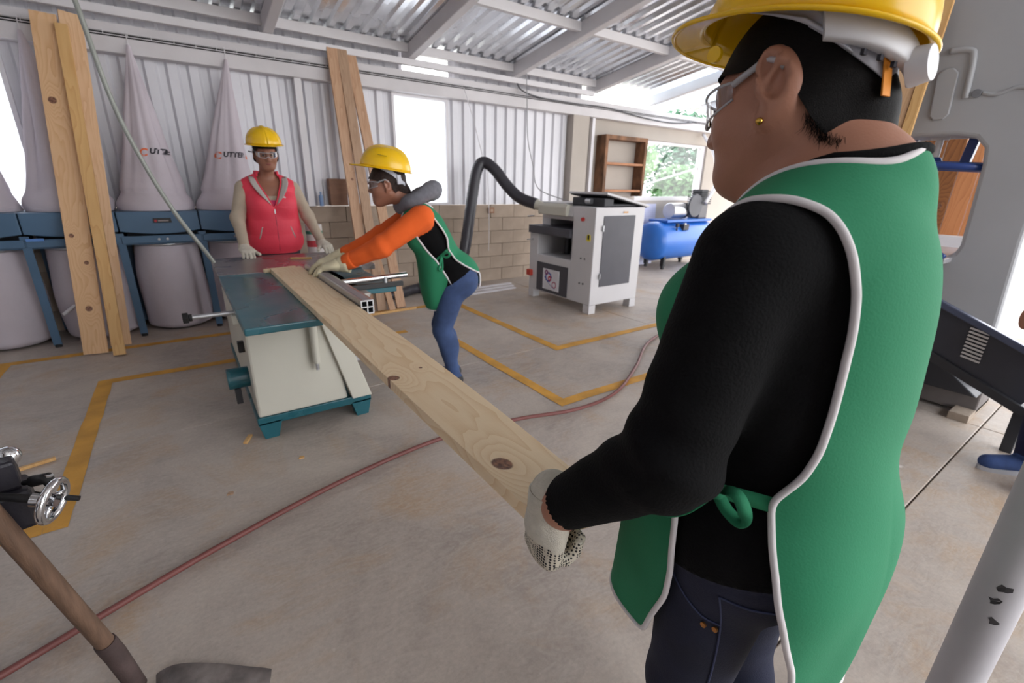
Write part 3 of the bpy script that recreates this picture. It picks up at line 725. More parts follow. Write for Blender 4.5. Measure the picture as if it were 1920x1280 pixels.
o = MB().tube(spline([(3.9, 5.50, 2.62), (3.98, 5.50, 2.53), (4.3, 5.5, 2.475), (5.0, 5.52, 2.47), (5.6, 5.52, 2.48), (6.4, 5.52, 2.42), (7.2, 5.52, 2.40), (7.9, 5.52, 2.47)], 6), .010, 8).build('roof_cable', mat('dark_cable', (80, 80, 84), .6), None, True); tag(o, 'sagging dark cable strung along the white wall beam', 'cable')

# ---- wooden wall shelf
WS = mat('scorched_wood', (118, 84, 60), .8, 0, .6, 9, .2, 30, stretch=(1, 1, .5)); WS2 = mat('shelf_board', (170, 118, 84), .75, 0, .2, 5)
s = thing('wall_shelf', 'scorched wooden shelf frame hung on the plaster wall left of the window', 'shelf', (6.07, 5.5, 1.2))
MB().box((5.58, 5.46, 1.20), (5.64, 5.665, 2.11)).build('side_board', WS, s, bev=.003); MB().box((6.50, 5.46, 1.20), (6.56, 5.665, 2.11)).build('side_board', WS, s, bev=.003)
MB().box((5.64, 5.46, 2.05), (6.50, 5.665, 2.11)).build('top_board', WS, s, bev=.003)
for z in (1.27, 1.68): MB().box((5.64, 5.47, z), (6.50, 5.665, z+.035)).build('shelf_board', WS2, s, bev=.003)

# ---- air compressor
M_cb = mat('compressor_blue', (40, 104, 190), .3, 0, .06, 3)
c_ = thing('air_compressor', 'bright blue air compressor tank with dark pump under the window', 'compressor', (7.4, 5.2, 0))
prof = [(0, 0)] + [(.33*math.sin(a), .20-.20*math.cos(a)) for a in [math.pi/2*k/8 for k in range(1, 9)]] + [(.33, 1.55)] + [(.33*math.cos(a), 1.55+.2*math.sin(a)) for a in [math.pi/2*k/8 for k in range(1, 9)]]
MX = Matrix.Translation((6.42, 5.2, .47)) @ Matrix.Rotation(R_(90), 4, 'Y')
tank = MB().lathe(prof, 36, MX).build('tank', M_cb, c_, True, auto=50)
for x in (6.75, 7.75):
    for y in (5.02, 5.38): MB().beam((x, y, .22), (x, y, .05), .07, .05, (1, 0, 0)).cyl((x, y, 0), (x, y, .05), .03, n=10).build('leg', M_black, c_)
MB().box((6.72, 5.0, .79), (8.0, 5.4, .83)).build('platform', M_cb, c_, bev=.006)
MB().cyl((6.98, 5.2, .97), (7.36, 5.2, .97), .13, n=24).build('motor', M_alu, c_, True, auto=40, bev=.01)
MB().cyl((7.34, 5.2, .97), (7.40, 5.2, .97), .135, n=24).build('motor_end', M_dark, c_, True, auto=40)
pump = MB().box((7.70, 5.08, .83), (7.95, 5.32, 1.08)).build('pump', mat('pump_grey', (86, 84, 88), .45, .3), c_, bev=.02)
mb = MB()
for k in range(7): mb.box((7.67, 5.06, 1.08+.035*k), (7.98, 5.34, 1.10+.035*k))
mb.box((7.74, 5.10, 1.08), (7.92, 5.30, 1.33)); o = mb.build('cooling_fins', M_dark, pump); o['kind'] = 'stuff'
MB().lathe([(.05, -.02), (.19, -.02), (.20, 0), (.19, .02), (.05, .02)], 30, Matrix.Translation((7.50, 5.05, 1.06)) @ Matrix.Rotation(R_(90), 4, 'X')).build('flywheel', mat('fly_grey', (66, 66, 72), .4, .4), c_, True, auto=40)
for k, x in enumerate((6.9, 7.1)):
    MB().cyl((x, 4.93, .72), (x, 4.93, .78), .03, n=14).cyl((x, 4.93, .66), (x, 4.93, .72), .012, n=10).build('gauge', M_alu if k else M_dark, c_, True, auto=40)
MB().box((7.05, 4.90, .66), (7.2, 5.0, .76)).build('pressure_switch', M_dark, c_, bev=.008)
o = MB().tube(spline([(7.72, 5.0, 1.1), (7.95, 5.0, 1.45), (8.1, 5.2, 1.9), (8.25, 5.6, 2.3)], 6), .03, 12).build('air_pipe', M_white, None, True); tag(o, 'white plastic pipe rising from the blue air compressor', 'pipe')
o = MB().beam((6.62, 5.56, 0), (6.62, 5.60, 1.07), 1.0, .02, (0, 1, 0)).build('pale_panel', mat('pale_lilac_sheet', (196, 198, 222), .6), None); tag(o, 'pale lilac sheet leaning under the window behind the compressor', 'panel')

# ---- big grey bandsaw on the right
M_bs = mat('bandsaw_grey', (166, 168, 172), .5, 0, .05, 2, .06, 30)
b = thing('bandsaw', 'huge grey cast bandsaw frame with a rounded throat on the right', 'bandsaw', (4.0, .9, 0))
out = [(.44, .16), (.46, .55), (.49, 1.1), (.50, 1.7), (.52, 2.1), (.60, 2.30), (.75, 2.40), (1.0, 2.45), (1.35, 2.42), (1.62, 2.28), (1.78, 2.05), (1.80, 1.85), (1.74, 1.72), (1.70, 1.685), (.92, 1.685), (.83, 1.665), (.78, 1.61), (.765, 1.52), (.755, 1.3), (.745, 1.06), (.76, 1.01), (.80, .985), (1.0, .98), (1.55, .98), (1.60, .94), (1.60, .16)]
MB().prism(out, 3.85, 4.16, 'YZ').build('frame', M_bs, b, bev=.022, seg=3)
mb = MB(); mb.tube(spline([(3.848, 1.06, 2.14), (3.848, .97, 2.13), (3.848, .945, 2.08), (3.848, .93, 1.88)], 6), .016, 10); mb.build('raised_rib', M_bs, b, True)
mb = MB(); mb.prism([(1.02-.045+.005, 1.80), (1.02-.02, 1.775), (1.02+.03, 1.775), (1.02+.05, 1.80), (1.02+.07, 2.02), (1.02+.04, 2.05), (1.02-.0, 2.05), (1.02-.03, 2.02)], 3.838, 3.852, 'YZ'); mb.build('cover_boss', M_bs, b, bev=.006)
MB().cyl((3.838, .885, 1.90), (3.852, .885, 1.90), .022, n=18).build('plug', mat('plug_grey', (112, 114, 120), .5), b, bev=.003)
mb = MB(); mb.tube(spline([(3.848, .86, 1.90), (3.848, .80, 1.885), (3.848, .72, 1.91), (3.848, .62, 1.88)], 5), .010, 8); mb.build('raised_rib', M_bs, b, True)
MB().cyl((3.98, 1.02, 1.69), (3.98, 1.02, 1.56), .020, n=14).cyl((3.98, 1.02, 1.69), (3.98, 1.02, 1.672), .045, n=16).build('guide_post', M_pl, b, True, auto=40)
M_bw = mat('blue_wheel_paint', (34, 62, 128), .35)
wc = Vector((4.05, 1.00, 1.52)); mb = MB(); mb.tube([wc+Vector((.22*math.cos(a), .30*math.sin(a), .02*math.sin(a))) for a in [2*math.pi*k/36 for k in range(36)]], .022, 10, closed=True); wh = mb.build('handwheel', M_bw, b, True)
mb = MB(); mb.cyl(wc+Vector((-.07, .02, -.0)), wc+Vector((-.07, .02, .05)), .06, .03, 16); mb.build('wheel_hub', M_bw, wh, True, auto=40)
for a in (.6, 2.5, 4.3, 5.5): MB().beam(wc+Vector((-.07, .02, .02)), wc+Vector((.22*math.cos(a), .30*math.sin(a), 0)), .04, .022).build('spoke', M_bw, wh, bev=.004)
for y in (.90, 1.2): MB().beam(Vector((4.1, y, 1.50)), Vector((4.1, y-.02, 1.69)), .05, .05, (1, 0, 0)).build('wheel_bracket', M_bw, b, bev=.004)
MB().box((3.70, .76, .955), (4.6, 1.66, .985)).build('saw_table', mat('pale_table', (190, 190, 196), .35, .5), b, bev=.004)
mb = MB(); mb.tube(spline([(3.66, .76, 1.0), (3.70, .86, 1.045), (3.76, 1.0, 1.07)], 5), .016, 8); mb.build('blade_guard', M_bw, b, True)
MB().box((3.95, .43, .02), (4.3, 1.72, .20)).build('plinth', mat('rusty_plinth', (104, 98, 96), .7, .1, .2, 6), b, bev=.008)
mb = MB(); mb.prism([(.42, .20), (.62, .36), (1.66, .36), (1.66, .20)], 3.72, 4.28, 'YZ'); mb.build('lower_cover', M_dark, b, bev=.008)
for y in (.43, 1.45): MB().box((3.80, y, 0), (4.30, y+.10, .05)).build('skid', M_mortar, b, bev=.004)
# dark low machine in front of it
j = thing('low_machine', 'low black steel machine with a long edge and mesh guard before the bandsaw', 'machine', (3.0, .3, 0))
mb = MB(); A = Vector((3.42, .72, .80)); B = Vector((3.47, .20, .56)); mb.beam(A, B, .05, .035); mb.build('top_edge', mat('blue_black_steel', (84, 92, 116), .35, .4), j, bev=.006)
mb = MB(); mb.beam(A+Vector((.02, -.02, -.145)), B+Vector((.02, -.02, -.145)), .03, .26); mb.build('side_panel', mat('blue_black_paint', (46, 48, 58), .45), j, bev=.004)
mb = MB(); mb.beam(A+Vector((.02, -.02, -.30)), B+Vector((.02, -.02, -.30)), .07, .05); mb.build('lower_edge', M_dark, j, bev=.006)
for q in (.02, .96):
    P = A.lerp(B, q); MB().beam((P.x+.10, P.y, 0), (P.x+.04, P.y, P.z-.30), .05, .05, (1, 0, 0)).build('leg', M_dark, j, bev=.004)
mb = MB(); P = A.lerp(B, .45); 
MBm = MB()
dv = (B-A).normalized()
for k in range(9):
    z = .56+.02*k
    MBm.beam(P-dv*.06+Vector((-.01, -.03, z-.77+.0)), P+dv*.03+Vector((-.01, -.03, z-.77+.018)), .004, .010)
o = MBm.build('mesh_guard', mat('pale_mesh', (206, 204, 204), .6), j); o.location = o.location; o['kind'] = 'stuff'
mb = MB(); mb.box((3.41, .70, .78), (3.44, .75, .92)); mb.build('stop_post', M_black, j, bev=.004)
# lumber behind
G = 'tall boards standing behind the near woman'
for k, (x, y, tp, lb) in enumerate(((3.40, 1.345, (3.75, 1.34, 2.42), 'leftmost'), (3.40, 1.20, (3.75, 1.20, 2.40), 'middle'), (3.40, 1.105, (3.75, 1.105, 2.38), 'rightmost, narrow'))):
    lean('tall_board', 'tall pale pine board beside the grey bandsaw, %s of three' % lb, (x, y, 0), tp, (.145, .13, .05)[k], .04, (W1, wood('pine_pale', (220, 184, 146), (190, 142, 100), 'Z'), W2)[k], G, (-1, -.15, 0))
WD = wood('brown_boards', (150, 96, 52), (96, 56, 28), 'Z', .8, ((1.25, .0, .03),), contrast=1.1); WO = wood('orange_boards', (206, 140, 92), (176, 108, 62), 'Z', .9)
G = 'boards stacked upright behind the bandsaw'
for k in range(7):
    lb = ('first', 'second', 'third', 'fourth', 'fifth', 'sixth', 'seventh')[k]
    y = 1.76-.128*k
    lean('stacked_board', 'brown board standing upright behind the bandsaw throat, %s from the left' % lb if k < 5 else 'orange board standing upright behind the bandsaw throat, %s from the left' % lb, (5.3, y, 0), (5.42, y+.02, 1.9 if k < 5 else 1.75), .122, .035, WD if k < 5 else WO, G, (-1, 0, 0))
o = MB().box((5.05, .93, .94), (5.2, 1.25, 1.03)).box((5.0, .86, .90), (5.24, 1.3, .94)).box((5.03, .9, 0), (5.06, .93, .90)).box((5.18, 1.22, 0), (5.21, 1.25, .90)).build('side_bench', M_white, None, bev=.004); tag(o, 'small white bench seen through the bandsaw throat', 'bench')

# ---- floor bits
pts = spline([(-.9, 1.45, .02), (-.64, 1.56, .02), (-.10, 1.78, .02), (.45, 1.95, .02), (.98, 2.03, .02), (1.45, 1.98, .02), (1.85, 1.88, .02), (2.25, 1.92, .02), (2.75, 2.17, .02), (3.3, 2.5, .02), (4.0, 2.7, .02)], 10)
o = MB().tube(pts, .0115, 12).build('air_hose', mat('red_rubber_hose', (116, 66, 62), .55, 0, .12, 6), None, True); tag(o, 'long reddish air hose snaking across the concrete floor', 'hose')
o = MB().beam((-.97, 2.86, .01), (-.72, 2.93, .01), .02, .016).build('wood_stick', W2, None, bev=.002); tag(o, 'thin wooden stick on the floor near the handwheel', 'stick')
o = MB().beam((.08, 2.58, .007), (.115, 2.66, .007), .022, .012).build('wood_chip', W2, None, bev=.002); tag(o, 'small wood chip on the floor beside the saw base', 'chip')
# ================================================================ people: smooth implicit bodies turned into meshes
def A3(*p): return np.array(p, dtype=np.float64)
def cap(p, a, b, r1, r2):
    a = np.asarray(a, float); b = np.asarray(b, float); ba = b-a; pa = p-a
    h = np.clip((pa@ba)/(ba@ba), 0, 1)
    return np.linalg.norm(pa-h[:, None]*ba, axis=1)-(r1+(r2-r1)*h)
def ell(p, c, r, R=None):
    q = p-np.asarray(c, float)
    if R is not None: q = q@R          # columns of R are the ellipsoid's axes
    r = np.asarray(r, float)
    k0 = np.linalg.norm(q/r, axis=1); k1 = np.linalg.norm(q/(r*r), axis=1)
    return k0*(k0-1)/np.maximum(k1, 1e-9)
def smin(a, b, k):
    h = np.maximum(k-np.abs(a-b), 0)/k
    return np.minimum(a, b)-h*h*k*.25
def smax(a, b, k): return -smin(-a, -b, k)
def rotz(a): c, s = math.cos(a), math.sin(a); return np.array([[c, -s, 0], [s, c, 0], [0, 0, 1]])
def rotx(a): c, s = math.cos(a), math.sin(a); return np.array([[1, 0, 0], [0, c, -s], [0, s, c]])
def roty(a): c, s = math.cos(a), math.sin(a); return np.array([[c, 0, s], [0, 1, 0], [-s, 0, c]])
def nets(f, lo, hi, h, newton=1):
    """surface nets on a block-sparse grid; returns vertices and quads"""
    lo = np.array(lo, float); hi = np.array(hi, float); B = 6
    nb = np.ceil((hi-lo)/(h*B)).astype(int)+1; n = nb*B
    ax = [lo[i]+h*B*(np.arange(nb[i])+.5)-h*.5 for i in range(3)]
    G = np.stack(np.meshgrid(*ax, indexing='ij'), -1).reshape(-1, 3)
    d = f(G); act = (np.abs(d) < B*h*1.25).reshape(nb)
    V = np.repeat(np.repeat(np.repeat(np.where(d < 0, -1., 1.).reshape(nb), B, 0), B, 1), B, 2)*1.0
    bi = np.argwhere(act); loc = np.stack(np.meshgrid(*[np.arange(B)]*3, indexing='ij'), -1).reshape(-1, 3)
    idx = (bi[:, None, :]*B+loc[None]).reshape(-1, 3)
    vals = np.empty(len(idx))
    for s in range(0, len(idx), 400000):
        vals[s:s+400000] = f(lo+h*idx[s:s+400000])
    V[idx[:, 0], idx[:, 1], idx[:, 2]] = vals
    I = V < 0
    c = [I[i:n[0]-1+i, j:n[1]-1+j, k:n[2]-1+k] for i in (0, 1) for j in (0, 1) for k in (0, 1)]
    any_ = c[0].copy(); all_ = c[0].copy()
    for q in c[1:]: any_ |= q; all_ &= q
    cells = np.argwhere(any_ & ~all_)
    vid = np.full(tuple(n-1), -1, np.int32); vid[cells[:, 0], cells[:, 1], cells[:, 2]] = np.arange(len(cells))
    acc = np.zeros((len(cells), 3)); cnt = np.zeros(len(cells))
    for a in range(3):
        o1, o2 = [(1, 2), (0, 2), (0, 1)][a]
        for u in (0, 1):
            for v in (0, 1):
                p0 = cells.copy(); p0[:, o1] += u; p0[:, o2] += v; p1 = p0.copy(); p1[:, a] += 1
                v0 = V[p0[:, 0], p0[:, 1], p0[:, 2]]; v1 = V[p1[:, 0], p1[:, 1], p1[:, 2]]
                m_ = (v0 < 0) != (v1 < 0); t = np.where(m_, v0/np.where(m_, v0-v1, 1), 0)
                q = p0+0.; q[:, a] += t; acc[m_] += q[m_]; cnt[m_] += 1
    P = lo+h*acc/cnt[:, None]
    quads = []
    for a in range(3):
        o1, o2 = [(1, 2), (2, 0), (0, 1)][a]
        sl0 = [slice(1, n[i]-1) for i in range(3)]; sl0[a] = slice(0, n[a]-1); sl1 = list(sl0); sl1[a] = slice(1, n[a])
        A, Bq = I[tuple(sl0)], I[tuple(sl1)]
        e = np.argwhere(A != Bq)
        inside = A[e[:, 0], e[:, 1], e[:, 2]]
        e = e+np.array([s_.start for s_ in sl0])
        def cell(d1, d2):
            q = e.copy(); q[:, o1] += d1; q[:, o2] += d2; return vid[q[:, 0], q[:, 1], q[:, 2]]
        Q = np.stack([cell(-1, -1), cell(0, -1), cell(0, 0), cell(-1, 0)], 1)
        Q[~inside] = Q[~inside][:, ::-1]
        quads.append(Q)
    Q = np.concatenate(quads); Q = Q[(Q >= 0).all(1)]
    for _ in range(newton):
        P = project(f, P)
    return P, Q
def grad(f, P, e=8e-4):
    return np.stack([(f(P+d)-f(P-d))/(2*e) for d in np.eye(3)*e], 1)
def project(f, P, off=0.):
    g = grad(f, P); d = f(P)-off
    return P-np.clip(d/np.maximum((g*g).sum(1), .2), -.006, .006)[:, None]*g
def snap(P, g, h):
    """slide vertices near g=0 onto it so that a colour border runs clean"""
    d = g(P); near_ = np.abs(d) < h*.75; Pn = P[near_]
    G_ = grad(g, Pn); P = P.copy(); P[near_] = Pn-np.clip(d[near_]/np.maximum((G_*G_).sum(1), .05), -h, h)[:, None]*G_
    return P
def mesh_np(name, P, F, mats, parent, mi=None, smooth=True, solid=0., off=-1):
    me = bpy.data.meshes.new(name)
    F = np.asarray(F); k = F.shape[1]
    me.vertices.add(len(P)); me.vertices.foreach_set('co', np.asarray(P, np.float32).ravel())
    me.loops.add(F.size); me.loops.foreach_set('vertex_index', F.astype(np.int32).ravel())
    me.polygons.add(len(F)); me.polygons.foreach_set('loop_start', np.arange(0, F.size, k, dtype=np.int32))
    me.update(calc_edges=True)
    for m_ in mats: me.materials.append(m_)
    if mi is not None: me.polygons.foreach_set('material_index', np.asarray(mi, np.int32))
    me.polygons.foreach_set('use_smooth', np.full(len(F), smooth))
    me.validate(); me.update()
    o = link(name, me, parent)
    if solid:
        md = o.modifiers.new('solid', 'SOLIDIFY'); md.thickness = solid; md.offset = off
    return o
def clip_mesh(P, Q, g):
    """keep g>0; triangles crossing g=0 are cut. returns verts, tris, boundary segments"""
    T = np.concatenate([Q[:, [0, 1, 2]], Q[:, [0, 2, 3]]])
    pos = g > 0; c = pos[T].sum(1)
    keep = [tuple(t) for t in T[c == 3]]
    V = [tuple(p) for p in P]; cache = {}; seg = []
    def cut(a, b):
        k = (a, b) if a < b else (b, a)
        if k not in cache:
            t = g[a]/(g[a]-g[b]); cache[k] = len(V); V.append(tuple(P[a]+(P[b]-P[a])*t))
        return cache[k]
    for t in T[(c == 1) | (c == 2)]:
        t = list(t); s = [pos[i] for i in t]
        if sum(s) == 1:
            i = s.index(True); a, b, d = t[i], t[(i+1) % 3], t[(i+2) % 3]
            x, y = cut(a, b), cut(a, d); keep.append((a, x, y)); seg.append((x, y))
        else:
            i = s.index(False); a, b, d = t[i], t[(i+1) % 3], t[(i+2) % 3]
            x, y = cut(a, b), cut(a, d); keep.append((x, b, d)); keep.append((x, d, y)); seg.append((y, x))
    F = np.array(keep); V = np.array(V)
    used = np.unique(F); re = np.full(len(V), -1); re[used] = np.arange(len(used))
    return V[used], re[F], [(re[a], re[b]) for a, b in seg]
def chains(V, seg, minlen=.05):
    from collections import defaultdict
    adj = defaultdict(list)
    for a, b in seg: adj[a].append(b); adj[b].append(a)
    seen = set(); out = []
    starts = [k for k in adj if len(adj[k]) == 1]+list(adj)
    for s in starts:
        if s in seen: continue
        path = [s]; seen.add(s); cur = s
        while True:
            nx = [q for q in adj[cur] if q not in seen]
            if not nx: break
            cur = nx[0]; seen.add(cur); path.append(cur)
        closed = len(path) > 3 and s in adj[path[-1]]
        P = V[path]
        if np.linalg.norm(np.diff(P, axis=0), axis=1).sum() > minlen: out.append((P, closed))
    return out
def smooth_path(P, closed, step=.008, it=3):
    d = np.r_[0, np.cumsum(np.linalg.norm(np.diff(P, axis=0), axis=1))]
    n = max(4, int(d[-1]/step)); t = np.linspace(0, d[-1], n)
    Q = np.stack([np.interp(t, d, P[:, i]) for i in range(3)], 1)
    for _ in range(it):
        if closed: Q = (np.roll(Q, 1, 0)+2*Q+np.roll(Q, -1, 0))/4
        else: Q[1:-1] = (Q[:-2]+2*Q[1:-1]+Q[2:])/4
    return Q
def piping(name, V, seg, r, m_, parent, minlen=.08):
    for P, closed in chains(V, seg, minlen):
        Q = smooth_path(P, closed)
        MB().tube([tuple(p) for p in Q], r, 8, closed=closed).build(name, m_, parent, True)
def poly_sd(u, v, poly):
    """signed distance to a polygon in the plane, negative inside"""
    d = np.full(len(u), 1e9); s = np.ones(len(u)); n = len(poly)
    for i in range(n):
        a = poly[i]; b = poly[i-1]; ex, ey = b[0]-a[0], b[1]-a[1]; wx, wy = u-a[0], v-a[1]
        t = np.clip((wx*ex+wy*ey)/(ex*ex+ey*ey), 0, 1); d = np.minimum(d, (wx-ex*t)**2+(wy-ey*t)**2)
        c1 = v >= a[1]; c2 = v < b[1]; c3 = ex*wy > ey*wx
        fl = (c1 & c2 & c3) | (~c1 & ~c2 & ~c3); s = np.where(fl, -s, s)
    return s*np.sqrt(d)

def head_parts(p, full=True, cheeks=1.0):
    """head in its own frame: x right, y forward, z up, origin between the ears"""
    d = ell(p, (0, -.014, .028), (.077, .098, .092))
    d = smin(d, ell(p, (0, .028, -.035), (.064*cheeks, .070, .088)), .04)
    d = smin(d, ell(p, (0, .058, -.092), (.036*cheeks, .034, .030)), .035)
    q = p.copy(); q[:, 0] = np.abs(q[:, 0])
    d = smin(d, ell(q, (.042, .048, -.035), (.030*cheeks, .036, .034)), .03)
    d = smin(d, cap(q, (.056, -.01, -.055), (.022, .066, -.102), .022*cheeks, .020), .035)      # jaw
    d = smin(d, cap(q, (.008, .088, .022), (.048, .066, .020), .010, .009), .022)               # brow
    d = smax(d, -ell(q, (.031, .094, -.001), (.018, .014, .011)), .016)                         # eye socket
    d = smin(d, ell(q, (.031, .079, -.001), (.0125, .0115, .010)), .006)                        # eye
    d = smin(d, cap(p, (0, .089, .006), (0, .108, -.032), .0085, .0115), .014)                  # nose
    d = smin(d, ell(q, (.012, .099, -.036), (.008, .010, .0075)), .010)
    d = smin(d, ell(p, (0, .089, -.061), (.022, .010, .0055)), .008)                            # lips
    d = smin(d, ell(p, (0, .087, -.071), (.019, .010, .006)), .008)
    return d
def ear_parts(p):
    q = p.copy(); q[:, 0] = np.abs(q[:, 0])
    Re = rotz(-.35)@rotx(-.18)
    d = ell(q, (.084, -.012, -.008), (.0095, .021, .035), Re)
    d = smax(d, -ell(q, (.0925, -.008, -.003), (.0105, .0125, .024), Re), .004)
    d = smin(d, ell(q, (.083, -.001, -.040), (.006, .009, .011)), .008)
    d = smin(d, cap(q, (.084, .004, -.014), (.088, -.014, .010), .004, .003), .006)
    return d
class Hand:
    """left or right hand as an implicit shape. w wrist, f towards the knuckles, n out of the palm, thumb on side s"""
    def __init__(s, w, f, n, s_, curl=(.3, .4, .3), size=1., spread=.06, thumb=(.7, .35), fat=1.0, palm=.085):
        w = np.array(w, float); f = np.array(f, float); f /= np.linalg.norm(f)
        n = np.array(n, float); n -= f*(n@f); n /= np.linalg.norm(n)
        t = np.cross(f, n); t *= np.sign(t@np.array(s_, float)) or 1
        s.w, s.f, s.n, s.t, s.k = w, f, n, t, size
        k = size; s.fing = []
        for i, (off, L, r) in enumerate(((.030, .068, .0098), (.010, .076, .0102), (-.011, .070, .0098), (-.031, .055, .0088))):
            base = w+f*(palm-.006*abs(i-1))*k+t*off*k
            ang = 0.; pts = [base]; sp = (1.5-i)*spread
            dirf = f*math.cos(sp)+t*math.sin(sp)
            for j, fr in enumerate((.45, .31, .24)):
                ang += curl[j]*(1+.06*i)
                pts.append(pts[-1]+(dirf*math.cos(ang)+n*math.sin(ang))*L*fr*k*1.05)
            s.fing.append((pts, r*k*fat))
        tb = w+f*.028*k+t*.030*k+n*.006*k
        a, b = thumb
        d1 = f*math.cos(a)+t*math.sin(a)+n*.25; d1 /= np.linalg.norm(d1); d2 = d1*math.cos(b)+(f+n*.5)*math.sin(b); d2 /= np.linalg.norm(d2)
        s.th = ([tb, tb+d1*.045*k, tb+d1*.045*k+d2*.032*k], .0118*k*fat)
        s.fat = fat; s.palm = palm
    def sdf(s, p):
        k = s.k; q = np.stack([(p-s.w)@s.t, (p-s.w)@s.f, (p-s.w)@s.n], 1)
        pl = s.palm
        d = ell(q, np.array((0, pl*.55, 0))*k, np.array((.043*s.fat, pl*.68, .0185*s.fat))*k)
        d = smin(d, cap(q, np.array((.028, pl*.93, 0))*k, np.array((-.030, pl*.88, 0))*k, .0125*k*s.fat, .011*k*s.fat), .012*k)
        d = smin(d, cap(q, np.array((0, -.03, 0))*k, np.array((0, .02, 0))*k, .029*k*s.fat, .029*k*s.fat), .02*k)
        fd = None
        for pts, r in s.fing:
            x = None
            for j in range(3):
                c_ = cap(p, pts[j], pts[j+1], r*(1-.06*j), r*(.95-.08*j)); x = c_ if x is None else np.minimum(x, c_)
            fd = x if fd is None else np.minimum(fd, x)
        pts, r = s.th
        x = np.minimum(cap(p, pts[0], pts[1], r*1.25, r), cap(p, pts[1], pts[2], r, r*.85))
        d = smin(d, x, .018*k); d = smin(d, fd, .007*k)
        return d
    def bounds(s):
        P = np.array([q for pts, r in s.fing for q in pts]+list(s.th[0])+[s.w, s.w-s.f*.05])
        return P.min(0)-.06, P.max(0)+.06
M_skin = mat('skin', (166, 116, 94), .5, 0, .06, 18, .08, 300)
M_skin2 = mat('skin_tan', (150, 102, 82), .5, 0, .06, 18, .08, 300)
M_hair = mat('dark_hair', (10, 7, 7), .62, 0, .5, 60, .3, 160, spec=.15, stretch=(6, 1, 6))
M_hat = mat('yellow_hard_hat', (238, 190, 16), .25, 0, .02, 4)
M_jean = mat('blue_denim', (54, 74, 114), .85, 0, .22, 14, .2, 400)
M_jeand = mat('dark_denim', (18, 24, 48), .85, 0, .25, 10, .2, 400)
M_ever = mat('black_sweater', (9, 9, 11), .95, 0, .15, 40, .25, 260, spec=.2)
M_green = mat('green_apron', (33, 124, 86), .85, 0, .07, 3, .12, 320)
M_pipe = mat('white_piping', (214, 210, 212), .8, 0, .05, 30)
M_shoe = mat('shoe_black', (34, 32, 36), .6)
M_band = mat('pale_grey_strap', (188, 190, 200), .5)
M_wplast = translucent('white_plastic', (226, 226, 230), .15)
M_lens = glass('clear_lens', (.97, .98, 1), .02, .10)
M_cplast = translucent('clear_plastic', (222, 224, 230), .5)
M_glove = mat('white_knit_glove', (206, 200, 186), .95, 0, .08, 60, .5, 500)
def dotted():
    mt, n, l, b = _new('dotted_knit_glove')
    tcn = n.new('ShaderNodeTexCoord'); vo = n.new('ShaderNodeTexVoronoi'); vo.inputs['Scale'].default_value = 190; vo.inputs['Randomness'].default_value = .15
    l.new(tcn.outputs['Object'], vo.inputs['Vector'])
    cr = n.new('ShaderNodeValToRGB'); l.new(vo.outputs['Distance'], cr.inputs[0]); e = cr.color_ramp.elements
    e[0].position = .36; e[0].color = (*lin((34, 32, 36)), 1); e[1].position = .46; e[1].color = (*lin((200, 192, 176)), 1)
    l.new(cr.outputs[0], b.inputs['Base Color']); b.inputs['Roughness'].default_value = .9
    return mt
M_dots = dotted()
M_leather = mat('pale_leather_glove', (214, 204, 172), .8, 0, .1, 12, .3, 200)
class Frame:
    """local frame of a head or body: world = o + R @ local"""
    def __init__(s, o, R): s.o = np.array(o, float); s.R = np.array(R, float)
    def inv(s, p): return (p-s.o)@s.R
    def out(s, q): return s.o+np.asarray(q, float)@s.R.T
def frame(o, az, pitch=0., roll=0.):
    """az clockwise from +Y; pitch nose-down; roll head-tilt to its left"""
    return Frame(o, rotz(-az)@rotx(-pitch)@roty(roll))
def dome_pt(th, v, ax, ay, az_, zc=0.):
    """point on the hat dome: th round, v 0 rim .. 1 crown"""
    a = v*math.pi/2; c = math.cos(a)**.78; s = math.sin(a)
    return (ax*c*math.sin(th), ay*c*math.cos(th), zc+az_*s)
def hard_hat(F, parent, zr0=.052, s=1., tilt=0., detail=True, shift=-.008, vis=.038):
    """F head frame; rim plane at zr0 above the head centre"""
    T = rotx(tilt)
    def W(p): p = np.array(p)*s; q = T@p; return tuple(F.out(q+np.array((0, shift, zr0))))
    ax, ay, az_ = .112, .136, .112
    mb = MB()
    def dome(u, v):
        th = 2*math.pi*u; p = dome_pt(th, v, ax, ay, az_)
        # low ridge along the crown
        k = max(0, 1-abs(p[0])/.022); return W((p[0], p[1], p[2]+.007*(k*k*(3-2*k))*(v > .25)*min(1, (v-.25)*3)))
    mb.grid(dome, 64, 22)
    hat = mb.build('hard_hat', M_hat, parent, True, solid=.003)
    mb = MB()
    def brim(u, v):
        th = 2*math.pi*u; f_ = max(0, math.cos(th)); w_ = .009+vis*f_**2.2
        r = v*w_; x, y, z = dome_pt(th, 0, ax, ay, az_)
        n_ = math.hypot(x/ax/ax, y/ay/ay); return W((x+r*(x/ax/ax)/n_, y+r*(y/ay/ay)/n_, -.004*v-.10*r*f_))
    mb.grid(brim, 72, 6)
    br = mb.build('brim', M_hat, hat, True, solid=.0035)
    mb = MB(); mb.tube([brim(k/72, 1) for k in range(72)], .0032, 8, closed=True); mb.build('rim_edge', M_hat, hat, True)
    # vents and side slots
    return hat, W
